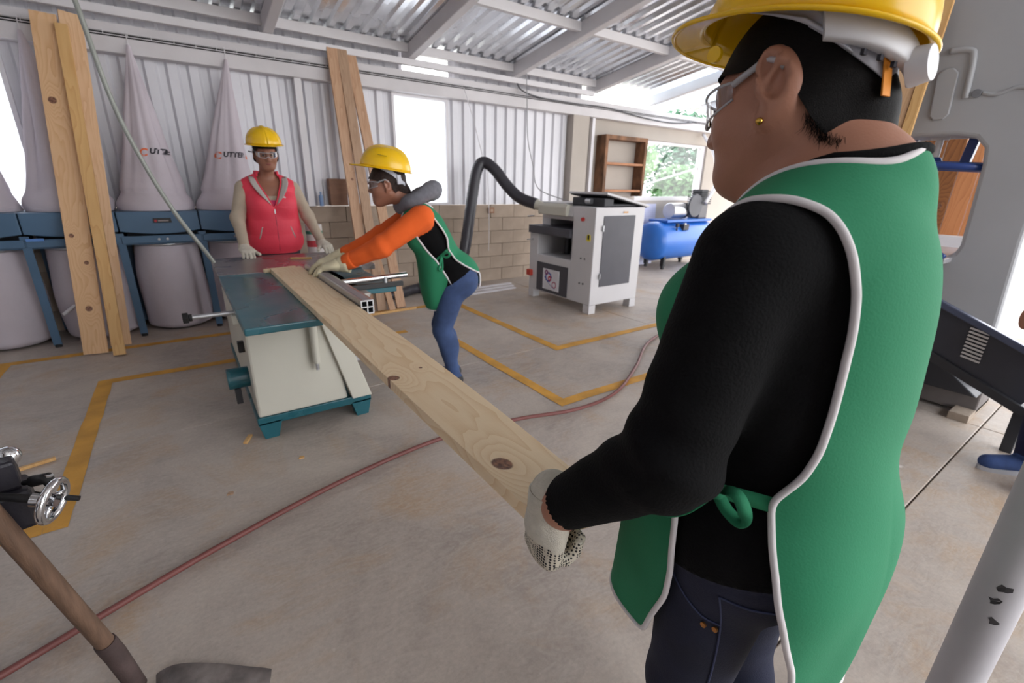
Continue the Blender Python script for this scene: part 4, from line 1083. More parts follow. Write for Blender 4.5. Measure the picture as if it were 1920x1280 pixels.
def nape_strap(F, parent, W, big=False):
    """head band hanging from the hat round the back of the head"""
    mb = MB()
    def strip(u, v):
        th = math.pi*(.60+.80*u)              # from one temple round the back to the other
        dep = math.sin(math.pi*u)              # lowest at the nape
        x = .083*math.sin(th); y = .098*math.cos(th)-.012
        zt = .060-.070*dep; hgt = .030+.010*dep
        return tuple(F.out((x*(1+.05), y*(1.05), zt+(v-.5)*hgt)))
    mb.grid(strip, 48, 3)
    st = mb.build('head_band', M_band, parent, True, solid=.0025)
    for sx in (-1, 1):
        mb = MB()
        def tab(u, v, sx=sx):
            w1 = v*v*(3-2*v); a = F.out((sx*.090, .034-.075*u, .095)); b = F.out((sx*(.094-.022*u), -.046-.042*u, .050-.050*u)); a = a*(1-w1)+b*w1; b = a
            return tuple(a*(1-v)+b*v)
        mb.grid(tab, 6, 6); mb.build('side_tab', M_band, st, True, solid=.003)
    return st
def glasses(F, parent):
    g = None
    mb = MB()
    def lens(u, v):
        th = (u-.5)*2.5; r = .083+.012*math.cos(th)**2*.6
        nose = math.exp(-(th/.13)**2)
        h = .021*(1-.45*abs(2*u-1)**3)
        z0 = .004
        lo = -h*1.05*(1-.55*nose); hi = h*.85
        return tuple(F.out((r*math.sin(th)*.98, r*math.cos(th)*1.06+.018, z0+lo+(hi-lo)*v)))
    mb.grid(lens, 40, 8); g = mb.build('safety_glasses', M_lens, parent, True)
    mb = MB(); mb.tube([lens(k/40, 1) for k in range(41)], .0020, 6); mb.tube([lens(k/40, 0) for k in range(41)], .0016, 6); o = mb.build('lens_edge', M_cplast, g, True)
    for u, sx in ((0, -1), (1, 1)):
        a = np.array(lens(u, .85)); b = F.out((sx*.087, -.004, .022)); c = F.out((sx*.086, -.022, .006))
        mb = MB(); P = spline([a, a*.5+b*.5+np.array((0, 0, .002)), b, c], 4)
        mb.tube([tuple(p) for p in P], [.0042]*len(P), 6); mb.build('temple_arm', M_cplast, g, True)
    return g
def hair_cap(name, F, hf, line, parent, h=.005, off=.007, extra=None, m_=None, bun=True):
    """shell over the head kept where line(q)>0 in head coordinates"""
    f = lambda p: hf(F.inv(p))-off if extra is None else smin(hf(F.inv(p))-off, extra(p), .03)
    P, Q = nets(f, F.o-.16, F.o+.16, h, 0)
    g = line(F.inv(P))
    V, T, seg = clip_mesh(P, Q, g)
    return mesh_np(name, V, T, [m_ or M_hair], parent), V, seg
# ================================================================ near woman in the green apron
NO = np.array((.737, .294, 0.)); NAZ = R_(-1)
NB = Frame(NO, rotz(-NAZ))
NH = frame((.73, .365, 1.482), R_(-6.3), R_(12), R_(8))
nS_L, nE_L, nW_L = A3(-.172, .004, 1.272), A3(-.250, .022, 1.012), A3(-.293, .171, .862)
nS_R, nE_R, nW_R = A3(.120, .06, 1.225), A3(.105, .165, 1.02), A3(-.100, .180, .868)
def n_shear(q):
    s_ = np.clip((q[:, 2]-.98)/.27, 0, 1); s_ = s_*s_*(3-2*s_)
    return q[:, 2]+.17*q[:, 0]*s_+.012*s_            # right shoulder dropped
def n_torso(p):
    q = NB.inv(p)
    q[:, 2] = n_shear(q)
    d = ell(q, (-.006, .005, 1.20), (.150, .118, .18))
    d = smin(d, ell(q, (0, .035, .99), (.158, .135, .16)), .09)
    d = smin(d, ell(q, (0, -.005, .86), (.182, .140, .15)), .08)
    a = q.copy(); a[:, 0] = np.abs(a[:, 0])
    d = smin(d, ell(a, (.072, .098, 1.165), (.075, .068, .075)), .05)
    d = smin(d, ell(a, (.080, -.062, .845), (.095, .092, .105)), .07)
    d = smin(d, ell(q, (.004, -.048, 1.06), (.160, .096, .15)), .06)
    d = smin(d, ell(q, (-.024, -.044, 1.23), (.122, .086, .14)), .07)
    d = smin(d, cap(q, (.0, -.010, 1.300), (-.142, .0, 1.268), .060, .054), .05); d = smin(d, cap(q, (.0, -.010, 1.300), (.108, .028, 1.236), .060, .050), .05)
    d = smin(d, cap(q, (-.015, -.038, 1.382), (-.115, -.012, 1.278), .046, .042), .05); d = smin(d, cap(q, (.010, -.038, 1.378), (.070, -.01, 1.262), .046, .040), .05)
    return d
def n_neck(p):
    q = NB.inv(p)
    hb = NB.inv(NH.out(A3([0, -.022, -.045]))[0] if False else NH.out((0, -.022, -.045)))
    return cap(q, (0, -.022, 1.36), hb, .066, .062)
def n_legs(p):
    a = NB.inv(p); a[:, 0] = np.abs(a[:, 0])
    d = cap(a, (.092, -.005, .83), (.095, .015, .47), .098, .068)
    d = smin(d, cap(a, (.095, .015, .47), (.098, -.015, .09), .064, .043), .03)
    d = smin(d, ell(a, (.096, -.02, .33), (.056, .062, .12)), .03)
    return d
def n_feet(p):
    a = NB.inv(p); a[:, 0] = np.abs(a[:, 0])
    d = cap(a, (.100, -.03, .045), (.108, .12, .035), .043, .036)
    return smax(d, -a[:, 2]+.002, .01)
def n_arm(p, S, E, W, k=1.):
    q = NB.inv(p)
    d = cap(q, S, E, .066*k, .065*k)
    e2 = W+(W-E)*.12
    d = smin(d, cap(q, E, W, .065*k, .043*k), .02)
    # sleeve folds near the elbow
    t = (q-E)@((W-S)/np.linalg.norm(W-S))
    d = d+.0028*np.sin(t*95)*np.exp(-(t/.085)**2)
    d = smin(d, cap(q, W, e2, .030, .029), .006)
    return d
def ear_q(q):
    q = q.copy(); q[:, 0] = np.abs(q[:, 0]); c_ = A3(.078, -.004, -.010); return (q-c_)/1.28+c_
def n_head(p):
    return head_parts(NH.inv(p), True, 1.06)
def n_body(p):
    d = smin(n_torso(p), n_legs(p), .05)
    d = smin(d, n_arm(p, nS_L, nE_L, nW_L), .04)
    d = smin(d, n_arm(p, nS_R, nE_R, nW_R), .04)
    nk = smin(n_neck(p), n_head(p), .045)
    nk = smin(nk, 1.28*ear_parts(ear_q(NH.inv(p))), .008)
    # soft chin
    d = smin(d, nk, .05)
    d = smin(d, n_feet(p), .02)
    return d
near = thing('person', 'near woman in green apron over black sweater, seen from behind, holding the plank', 'person', (NO[0], NO[1], 0))
P, Q = nets(n_body, (.36, -.02, -.01), (1.06, .66, 1.62), .0052)
def n_jean(p):
    q = NB.inv(p); d = q[:, 2]-(.81-.30*np.clip(q[:, 1], -.12, .1))
    return np.where(np.minimum(np.linalg.norm(q-nW_L, axis=1), np.linalg.norm(q-nW_R, axis=1)) < .16, .5, d)
def n_skinline(p):
    q = NB.inv(p); h_ = NH.inv(p)
    nk = np.minimum(q[:, 2]-(1.352-.40*q[:, 1]), .098-np.linalg.norm(q[:, :2]-np.array((0, .02)), axis=1)+np.clip(q[:, 2]-1.37, 0, 1)*3)
    return np.maximum(nk, np.minimum(h_[:, 2]+.150, h_[:, 1]+.01))
P = snap(P, n_jean, .0052); P = snap(P, n_skinline, .0052)
q = NB.inv(P); hq = NH.inv(P)
def near_seg(q, a, b): 
    ba = b-a; t = ((q-a)@ba)/(ba@ba); return t
zb = .885+.0*q[:, 0]
mi = np.zeros(len(P), int)                                                       # sweater
tl = near_seg(q, nE_L, nW_L); tr = near_seg(q, nE_R, nW_R)
dl = np.linalg.norm(q-nW_L, axis=1); dr = np.linalg.norm(q-nW_R, axis=1)
armL = np.linalg.norm(q-(nE_L+np.clip(tl, 0, 1.2)[:, None]*(nW_L-nE_L)), axis=1) < .085
armR = np.linalg.norm(q-(nE_R+np.clip(tr, 0, 1.2)[:, None]*(nW_R-nE_R)), axis=1) < .085
mi[armL & (tl > .1)] = 0; mi[armR & (tr > .1)] = 0
nh = (q[:, 2] > 1.372+.10*(q[:, 1]-.0)*0) & (np.linalg.norm(q[:, :2]-np.array((0, -.01)), axis=1) < .2)

mi[armL & (tl > 1.0)] = 2; mi[armR & (tr > 1.0)] = 2
mi[q[:, 2] < .085] = 3
fm = mi[Q].max(1)
Cc = P[Q].mean(1); fm[(n_jean(Cc) < 0) & (fm != 3)] = 1; fm[n_skinline(Cc) > 0] = 2
body = mesh_np('body', P, Q, [M_ever, M_jeand, M_skin, M_shoe], near, fm)
# ribbed cuff
for S, E, W in ((nS_L, nE_L, nW_L), (nS_R, nE_R, nW_R)):
    a = NB.out(W-(W-E)*.06/np.linalg.norm(W-E)*1.0); b = NB.out(W)
    mb = MB(); d = (b-a)
    P_ = [a+d*t for t in (0, .25, .5, .75, 1.0, 1.03)]
    mb.tube([tuple(x) for x in P_], [.0445, .0445, .0440, .0430, .0425, .036], 40); mb.build('cuff', M_ever, near, True)
# hair
def n_hair_line(q):
    y = np.array([-.20, -.11, -.080, -.058, -.038, -.018, .0, .03, .07, .12]); z = np.array([-.125, -.115, -.100, -.078, -.035, .008, .020, .022, .034, .060])
    return q[:, 2]-np.interp(q[:, 1], y, z)
bunc = NH.out((0, -.095, -.045))
hair, hV, hseg = hair_cap('hair', NH, lambda q: smin(n_neck(NH.out(q)), n_head(NH.out(q)), .045), n_hair_line, near, .0045, .006,
                lambda p: ell(p, bunc, (.030, .022, .030)))
rs_ = np.random.RandomState(4)
mb = MB()
hb = hV[np.unique(np.array(hseg).ravel())]; hbq = NH.inv(hb); hb = hb[(hbq[:, 1] < -.046) & (hbq[:, 2] < .0) & ((hbq[:, 2] > -.095) | (hbq[:, 1] > -.075))]
for k in range(300):
    b0 = NH.inv(hb[rs_.randint(len(hb))][None])[0]+rs_.normal(0, .003, 3)
    L_ = rs_.uniform(.006, .022)*(1.5 if b0[1] < -.09 else 1.); dr_ = np.array((rs_.uniform(-.1, .1), .25+rs_.uniform(-.5, .3), -1.0)); dr_ /= np.linalg.norm(dr_)
    pts = [b0+dr_*L_*t+np.array((0, rs_.uniform(-.2, .2), .10))*L_*t*t for t in (0, .35, .7, 1)]
    pw = np.array([NH.out(p_) for p_ in pts]); dd_ = n_body(pw); gg = grad(n_body, pw); pw = pw+gg*np.clip(.0035-dd_, -.02, .02)[:, None]
    mb.tube([tuple(p_) for p_ in pw], [.0003, .0003, .00025, .0001], 3, cap=False)
o = mb.build('loose_strands', M_hair, hair, True); o['kind'] = 'stuff'
# hat, glasses, earring
hat, W_ = hard_hat(NH, near, .068, 1.03, R_(21), shift=-.014)
st = nape_strap(NH, hat, W_)
# ratchet adjuster of the head band, white plastic
mb = MB()
def ratchet(u, v):
    th = math.pi*(1.36-.40*u); x = .100*math.sin(th); y = .116*math.cos(th)-.014
    zc = .040-.050*u; h_ = .021-.003*u
    ph = 2*math.pi*v; e = .0075
    n_ = np.array((math.sin(th), math.cos(th), 0))
    c_ = np.array((x, y, zc))+n_*e*np.sign(math.cos(ph))*abs(math.cos(ph))**.4
    c_[2] += h_*np.sign(math.sin(ph))*abs(math.sin(ph))**.4
    return tuple(NH.out(c_))
mb.grid(ratchet, 24, 24)
for u in (0, 1):
    ring = [ratchet(u, k/24) for k in range(24)]; mb.add(ring, [tuple(range(24))])
rt = mb.build('ratchet_strap', M_wplast, hat, True, auto=60)
kx = NH.out((-.008, -.130, -.012)); ky = NH.out((-.010, -.150, -.014))
MB().cyl(kx, ky, .022, .019, 24).build('ratchet_knob', M_wplast, hat, True, auto=40)
mb = MB()
for u in (.30, .44, .58):
    a = np.array(ratchet(u, .75)); mb.box((-.004, -.002, -.003), (.004, .002, .003), Matrix.Translation(Vector(a)+Vector((0, 0, -.006))))
o = mb.build('slot', M_ink, rt); o['kind'] = 'stuff'
for th_, m_ in ((1.12*math.pi, M_hat), (.80*math.pi, M_hat)):
    a = NH.out((.094*math.sin(th_), .112*math.cos(th_)-.012, .062)); b = NH.out((.090*math.sin(th_), .108*math.cos(th_)-.012, -.045))
    MB().beam(a, b, .013, .002, tuple(NH.out((math.sin(th_), math.cos(th_), 0))-NH.o)).build('crown_strap', mat('orange_strap', (226, 140, 30), .6), hat)
tabp = NH.out((-.098, .062, .050))
MB().lathe([(0, -.003), (.010, -.003), (.010, .003), (0, .003)], 16, Matrix.Translation(tabp) @ Matrix.Rotation(R_(90), 4, 'Y')).build('strap_lug', M_hat, hat)
gl = glasses(NH, near)
e0 = NH.out((-.0935, .004, -.0535)); mb = MB(); mb.lathe([(0, -.005), (.0042, -.002), (.005, .001), (.003, .004), (0, .005)], 12, Matrix.Translation(e0)); mb.build('earring', mat('gold', (212, 170, 80), .25, 1), near, True)
# ---- apron: shell a finger's width off the torso
def n_apron(p):
    q = NB.inv(p)
    d = n_torso(p)
    skirt = ell(q, (0, .03, .80), (.178, .150, .34))
    d = smin(d, skirt, .06)
    a = q.copy(); a[:, 0] = np.abs(a[:, 0])
    d = smin(d, ell(q, (0, -.052, .70), (.186, .118, .30)), .07)      # hangs off the seat
    d = smin(d, cap(a, (.05, .07, .95), (.08, .105, .60), .09, .08), .06)         # and off the belly
    # soft vertical drapes
    th = np.arctan2(q[:, 0], -q[:, 1])
    d = d-.004*np.sin(th*7+1.0)*np.clip((1.0-q[:, 2])*3, 0, 1)-.003*np.sin(q[:, 2]*22+th*3)*np.exp(-((q[:, 2]-.98)/.10)**2)
    return d-.011
OPEN_Y = [(-.030, 1.334), (-.064, 1.324), (-.082, 1.305), (-.095, 1.28), (-.106, 1.24), (-.111, 1.20), (-.112, 1.15), (-.113, 1.095), (-.112, 1.05), (-.104, 1.013), (-.080, .968), (-.095, .926), (-.115, .878), (-.135, .807), (-.15, .72), (-.165, .45),
          (.085, .45), (.068, .60), (.050, .66), (.022, .74), (.016, .80), (.022, .88), (.034, .945), (.060, .99), (.080, 1.06), (.092, 1.14), (.090, 1.20), (.075, 1.26), (.050, 1.305), (.020, 1.330)]
def n_apron_mask(p):
    q = NB.inv(p)
    g = np.full(len(p), 1.)
    side = poly_sd(q[:, 1], n_shear(q), OPEN_Y)
    far = (np.abs(q[:, 0])-.118-.06*np.clip(1.30-q[:, 2], 0, .05)/.05*0)
    # opening only where the flank is, not across the shoulder strap
    op = np.maximum(side, -(np.abs(q[:, 0])-.06))
    g = np.minimum(g, op)
    nk = np.linalg.norm((q[:, :2]-np.array((-.026, .004)))*np.array((1.05, .92)), axis=1)-.092
    nk2 = np.where(q[:, 2] > 1.29, nk, 1.)
    g = np.minimum(g, nk2)
    g = np.minimum(g, q[:, 2]-.60)
    return g
P, Q = nets(n_apron, (.44, -.05, .55), (1.05, .60, 1.50), .0052)
V, T, seg = clip_mesh(P, Q, n_apron_mask(P))
ap = mesh_np('apron', V, T, [M_green], near, solid=.0025, off=0)
piping('piping', V, seg, .0048, M_pipe, ap)
# tie and bow at her left side
def on(f, y, z, side=-1, off=.012):
    """point on the flank of the torso at body height z and depth y"""
    p = NB.out((side*.30, y, z))[None]
    for _ in range(30):
        d = f(p)[0]; dirx = (NB.out((0, y, z))-p[0]); dirx /= np.linalg.norm(dirx); p = p+dirx*max(d-off, -.02)*.8
    return p[0]
def ribbon(name, pts, w_, m_, parent, up=(-.8, -.35, .45)):
    Pp = spline([tuple(x) for x in pts], 8); mb = MB(); vs = []
    for i, p_ in enumerate(Pp):
        t_ = (Pp[min(i+1, len(Pp)-1)]-Pp[max(i-1, 0)]).normalized(); u_ = t_.cross(Vector(up)); s_ = u_.normalized() if u_.length > 1e-3 else Vector((0, 0, 1))
        vs += [p_-s_*w_/2, p_+s_*w_/2]
    mb.add(vs, [(2*i, 2*i+1, 2*i+3, 2*i+2) for i in range(len(Pp)-1)])
    return mb.build(name, m_, parent, True, solid=.0018)
k0 = on(n_torso, -.082, .966); k1 = on(n_torso, -.022, .965); k2 = on(n_torso, .034, .945)
kn = (k1+NB.out((-.03, 0, 0))-NO*1.0)
kn = k1+(NB.out((-.014, 0, 0))-NO)
ribbon('tie', [k0, (k0+k1)/2+(NB.out((-.006, 0, 0))-NO), kn], .020, M_green, ap)
ribbon('tie', [kn, (k2+k1)/2+(NB.out((-.006, 0, 0))-NO), k2], .020, M_green, ap)
def off(p, x, y, z): return p+(NB.out((x, y, z))-NO)
ribbon('bow_loop', [kn, off(kn, -.012, -.016, .016), off(kn, -.018, -.036, .022), off(kn, -.020, -.050, .006), off(kn, -.014, -.046, -.016), off(kn, -.008, -.022, -.014), kn], .017, M_green, ap, (-.45, -.1, .9))
ribbon('bow_loop', [kn, off(kn, -.014, .022, .004), off(kn, -.026, .050, -.008), off(kn, -.034, .068, -.036), off(kn, -.024, .058, -.062), off(kn, -.012, .030, -.046), kn], .019, M_green, ap, (-.5, .55, .65))
ribbon('bow_tail', [kn, off(kn, -.012, .008, .018), off(kn, -.014, .018, .036)], .020, M_green, ap)
MB().lathe([(0, -.010), (.011, -.007), (.013, 0), (.011, .007), (0, .010)], 14, Matrix.Translation(kn)).build('knot', M_green, ap, True)
# jeans details: pocket rivets and a seam
def seam(name, yz, r, m_, f=n_body, off_=.0015):
    pts = [on(f, y, z, -1, off_) for y, z in yz]
    MB().tube([tuple(p_) for p_ in spline(pts, 6)], r, 6).build(name, m_, body, True)
M_st = mat('jean_seam', (52, 60, 92), .8)
seam('seam', [(-.055, .80), (-.055, .72), (-.05, .60), (-.04, .5)], .0016, M_st)
seam('pocket_seam', [(.03, .785), (.0, .755), (-.03, .732), (-.055, .728)], .0016, M_st)
seam('pocket_seam', [(-.055, .80), (-.09, .80), (-.12, .805)], .0016, M_st)
for y in (-.034, -.049):
    a = on(n_body, y, .715, -1, .001); b_ = on(n_body, y, .715, -1, .004); MB().cyl(tuple(a), tuple(b_), .0045, n=12).build('rivet', mat('copper', (176, 122, 70), .35, .8), body, True, auto=40)
# gloves
hl = Hand(NB.out(nW_L+(nW_L-nE_L)/np.linalg.norm(nW_L-nE_L)*.040), (-.16, .0, -1.0), (.95, -.25, -.2), (0, 1, .1), (1.15, .75, .55), 1.12, .03, (.55, .5), 1.18, .075)
lo, hi = hl.bounds(); P, Q = nets(hl.sdf, lo, hi, .003)
hqz = (P-hl.w)@hl.f; nn = (P-hl.w)@hl.n
fm = ((hqz > .045)).astype(int)[Q].max(1)
gv = mesh_np('glove', P, Q, [M_glove, M_dots], near, fm)
a = hl.w-hl.f*.035; mb = MB(); mb.tube([tuple(a+hl.f*t_) for t_ in (0, .012, .03, .045)], [.040, .0395, .038, .036], 32, cap=False); mb.build('glove_cuff', M_glove, gv, True, solid=.003)
hr = Hand(NB.out(nW_R+(nW_R-nE_R)/np.linalg.norm(nW_R-nE_R)*.03), (-.9, .38, -.28), (-.1, 0, -1), (-.4, .9, 0), (.25, .3, .2), 1.0, .05, (.6, .3), 1.15, .08)
lo, hi = hr.bounds(); P, Q = nets(hr.sdf, lo, hi, .004); mesh_np('glove', P, Q, [M_glove], near)


cp_ = []
for k in range(25):
    a = math.pi*(-.62+1.24*k/24); p_ = NB.out((-.070*math.sin(a)-.004, -.010-.075*math.cos(a), 1.402-.035*(1-math.cos(a))))[None]
    for _ in range(6): p_ = project(n_body, p_, .004)
    cp_.append(tuple(p_[0]))
MB().tube(cp_, .0065, 8).build('sweater_collar', M_ever, near, True)
# ================================================================ woman in orange, bending over the saw
OO = np.array((1.40, 2.74, 0.)); OAZ = math.atan2(-.914, .406)
OB = Frame(OO, rotz(-OAZ))
OH = frame(OB.out((0, .352, 1.345)), OAZ+R_(2), R_(6), 0)
OLN = R_(29)                                   # lean of the torso
OP = np.array((0, -.055, .76))                 # pelvis
OT = Frame(OP, rotx(-OLN))                     # spine frame inside the body frame: z along the spine
def o_sp(p): return OT.inv(OB.inv(p))
oS, oE, oW = A3(.150, .150, 1.155), A3(.19, .40, .985), A3(.115, .615, .885)
def mir(v): return v*np.array((-1, 1, 1))
oSR, oER, oWR = A3(.150, .175, 1.165), A3(.14, .43, 1.01), A3(.02, .66, .90)
def o_torso(p):
    q = o_sp(p); a = q.copy(); a[:, 0] = np.abs(a[:, 0])
    d = ell(q, (0, .01, .36), (.145, .108, .19))
    d = smin(d, ell(q, (0, .01, .18), (.130, .105, .14)), .07)
    d = smin(d, ell(q, (0, -.01, .02), (.158, .120, .13)), .07)
    d = smin(d, ell(a, (.065, .085, .34), (.062, .055, .065)), .04)
    d = smin(d, cap(a, (0, -.005, .475), (.125, .0, .452), .055, .050), .04)
    return d
def o_low(p):
    a = OB.inv(p); a[:, 0] = np.abs(a[:, 0])
    d = ell(a, (.078, -.105, .745), (.090, .095, .105))
    d = smin(d, cap(a, (.085, -.05, .76), (.078, .045, .41), .095, .062), .05)
    d = smin(d, cap(a, (.078, .045, .41), (.075, -.03, .085), .060, .042), .03)
    d = smin(d, ell(a, (.077, -.01, .29), (.050, .058, .10)), .03)
    return d
def o_feet(p):
    a = OB.inv(p); a[:, 0] = np.abs(a[:, 0])
    d = cap(a, (.08, -.05, .045), (.088, .10, .036), .043, .036)
    return smax(d, -a[:, 2]+.003, .01)
def o_arm(p, S, E, W):
    q = OB.inv(p); d = smin(cap(q, S, E, .076, .062), cap(q, E, W, .061, .046), .03)
    t = (q-E)@((W-S)/np.linalg.norm(W-S)); d = d+.0025*np.sin(t*80)*np.exp(-(t/.10)**2)
    return smin(d, cap(q, W, W+(W-E)*.15, .028, .028), .006)
def o_head(p): return smin(head_parts(OH.inv(p), True, .96), ear_parts(OH.inv(p)), .008)
def o_body(p):
    d = smin(o_torso(p), o_low(p), .06)
    d = smin(d, o_arm(p, mir(oS), mir(oE), mir(oW)), .03); d = smin(d, o_arm(p, oSR, oER, oWR), .03)
    q = OB.inv(p); nk = cap(q, (0, .185, 1.22), OB.inv(OH.out((0, -.02, -.06))), .056, .052)
    d = smin(d, smin(nk, o_head(p), .03), .035)
    return smin(d, o_feet(p), .02)
orw = thing('person', 'woman in green apron with orange sleeves bending over the saw and pressing the plank', 'person', (OO[0], OO[1], 0))
lo = OB.out((0, .25, 0)); P, Q = nets(o_body, (.66, 2.28, -.01), (1.72, 3.22, 1.52), .0072)
def o_jean(p): return o_sp(p)[:, 2]+.0+.10*OB.inv(p)[:, 1]-.005
def o_skin(p): q = OH.inv(p); return q[:, 2]+.140
P = snap(P, o_jean, .0072)
Cc = P[Q].mean(1); qc = OB.inv(Cc)
fm = np.zeros(len(Q), int)
fm[(o_jean(Cc) < 0)] = 1
arm = np.minimum(o_arm(Cc, mir(oS), mir(oE), mir(oW)), o_arm(Cc, oSR, oER, oWR))
fm[(arm < .012) & (fm != 1)] = 4
for S_, E_, W_ in ((mir(oS), mir(oE), mir(oW)), (oSR, oER, oWR)):
    t = ((qc-E_)@(W_-E_))/((W_-E_)@(W_-E_)); dd = np.linalg.norm(qc-(E_+np.clip(t, 0, 1.3)[:, None]*(W_-E_)), axis=1)
    fm[(dd < .075) & (t > .15)] = 4; fm[(dd < .06) & (t > 1.01)] = 2
fm[(o_skin(Cc) > 0) & (qc[:, 1] > .10)] = 2
fm[qc[:, 2] < .075] = 3
M_orange = mat('orange_sweatshirt', (232, 98, 34), .9, 0, .07, 6, .2, 200); M_greyh = mat('grey_hood', (112, 112, 120), .95, 0, .15, 40, .3, 200)
ob = mesh_np('body', P, Q, [M_ever, M_jean, M_skin2, M_shoe, M_orange], orw, fm)
def o_line(q): return q[:, 2]-np.interp(q[:, 1], [-.2, -.10, -.05, -.02, .03, .07, .12], [-.11, -.10, -.06, .005, .010, .03, .04])
oh = hair_cap('hair', OH, lambda q: head_parts(q, True, .96), o_line, orw, .006, .009, lambda p: ell(p, OH.out((0, -.10, -.06)), (.04, .035, .05)), mat('brown_hair', (44, 30, 26), .5, 0, .7, 30, .4, 90, spec=.3, stretch=(4, 1, 4)))
hat, W_ = hard_hat(OH, orw, .088, 1.10, R_(14), vis=.044); st = nape_strap(OH, hat, W_)
MB().beam(tuple(OH.out((-.060, -.085, .045))), tuple(OH.out((-.062, -.085, -.01))), .05, .012, tuple(OH.out((-.5, -.8, 0))-OH.o)).build('nape_plate', M_band, hat, bev=.003)
MB().beam(np.array(W_((-.113, .035, .062))), np.array(W_((-.1115, -.012, .060))), .010, .002, tuple(OH.out((0, 0, 1))-OH.o)).build('hat_print', mat('hat_print', (90, 72, 10), .5), hat)
glasses(OH, orw)
# hood bunched round the neck
hc = OB.out((0, .165, 1.215)); nb_ = OB.out((0, .205, 1.285))
mb = MB(); C0 = np.array((0, .195, 1.262))
ring = []
for k in range(28):
    a = 2*math.pi*k/28; rr = .100+.012*math.sin(3*a+.6); x = rr*math.sin(a); y = rr*math.cos(a)*.95
    ring.append((OB.out((x, C0[1]+y*.9-.01-.035*max(0, -math.cos(a)), C0[2]-.055*math.cos(a)+.005*math.sin(5*a))), .044+.014*max(0, -math.cos(a))+.005*math.sin(4*a)))
mb.tube([tuple(p_) for p_, r in ring], [r for p_, r in ring], 14, closed=True); mb.build('hood', M_greyh, orw, True)
# apron
def o_apron(p):
    q = OB.inv(p); d = smin(o_torso(p), ell(q, (0, -.085, .74), (.165, .125, .15)), .06)
    fr = cap(q, (0, .11, .98), (0, .10, .62), .11, .10); fr = ell(q, (0, .085, .82), (.15, .09, .30))
    d = smin(d, fr, .07); return d-.012
O_OPEN = [(-.040, .50), (-.062, .46), (-.075, .40), (-.085, .32), (-.085, .26), (-.055, .20), (-.062, .12), (-.095, .06), (-.12, .02), (-.16, -.05), (-.20, -.2), (-.05, -.40), (.03, -.26), (.035, -.10), (.040, .05), (.045, .18), (.065, .26), (.075, .36), (.060, .44), (.03, .50)]
def o_mask(p):
    s_ = o_sp(p); q = OB.inv(p)
    op = np.maximum(poly_sd(s_[:, 1], s_[:, 2], O_OPEN), -(np.abs(s_[:, 0])-.055))
    nk = np.where(s_[:, 2] > .40, np.linalg.norm(s_[:, :2]*np.array((1, .9)), axis=1)-.088, 1.)
    hem = np.where(q[:, 1] > 0.0, q[:, 2]-.555-.0*q[:, 1], q[:, 2]-.70+.0)
    # the back panel ends at the seat, the front one hangs down
    return np.minimum(np.minimum(op, nk), hem)
P, Q = nets(o_apron, (1.0, 2.35, .48), (1.75, 3.05, 1.42), .0068)
V, T, seg = clip_mesh(P, Q, o_mask(P)); oap = mesh_np('apron', V, T, [M_green], orw, solid=.003, off=0); piping('piping', V, seg, .0058, M_pipe, oap)
def o_on(y, z, side=-1, off=.014):
    p = OB.out(OT.out((side*.28, y, z)))[None]
    for _ in range(30):
        d = o_torso(p)[0]; dx = OB.out(OT.out((0, y, z)))-p[0]; dx /= np.linalg.norm(dx); p = p+dx*max(d-off, -.02)*.8
    return p[0]
a_, b_, c_2 = o_on(-.055, .20), o_on(.0, .19), o_on(.045, .18)
vw = (-.4, -.9, .2)
ribbon('tie', [a_, b_, c_2], .016, M_green, oap, vw)
ribbon('bow_loop', [b_, b_+(OB.out((-.02, .01, -.04))-OO), b_+(OB.out((-.03, .02, -.085))-OO), b_+(OB.out((-.03, -.0, -.08))-OO), b_], .014, M_green, oap, vw)
ribbon('bow_loop', [b_, b_+(OB.out((-.02, -.03, .02))-OO), b_+(OB.out((-.03, -.05, .01))-OO), b_+(OB.out((-.02, -.03, -.01))-OO), b_], .014, M_green, oap, vw)
# gloves pressed flat on the plank
for W0, E0, sd in ((mir(oW), mir(oE), -1), (oWR, oER, 1)):
    w = OB.out(W0+(W0-E0)/np.linalg.norm(W0-E0)*.03)
    tgt = np.array((.56, 3.02 if sd < 0 else 3.12, .835)) 
    f_ = tgt-w; f_ = f_/np.linalg.norm(f_)
    hh = Hand(w, f_, (0.05, .0, -1), OB.out((-sd, 0, 0))-OO, (.30, .35, .15), 1.18, .07, (.75, .2), 1.25, .095)
    lo, hi = hh.bounds(); P, Q = nets(hh.sdf, lo, hi, .0045); g_ = mesh_np('glove', P, Q, [M_leather], orw)
    a = w-hh.f*.035; mb = MB(); mb.tube([tuple(a+hh.f*t_) for t_ in (0, .02, .045, .07)], [.060, .054, .047, .040], 28, cap=False); mb.build('glove_cuff', M_leather, g_, True, solid=.003)
    a = OB.out(W0-(W0-E0)*.22); b_ = OB.out(W0+(W0-E0)*.02); mb = MB(); mb.tube([tuple(a+(b_-a)*t_) for t_ in (0, .3, .7, 1.0)], [.0535, .0525, .051, .049], 28); mb.build('cuff', M_orange, orw, True)

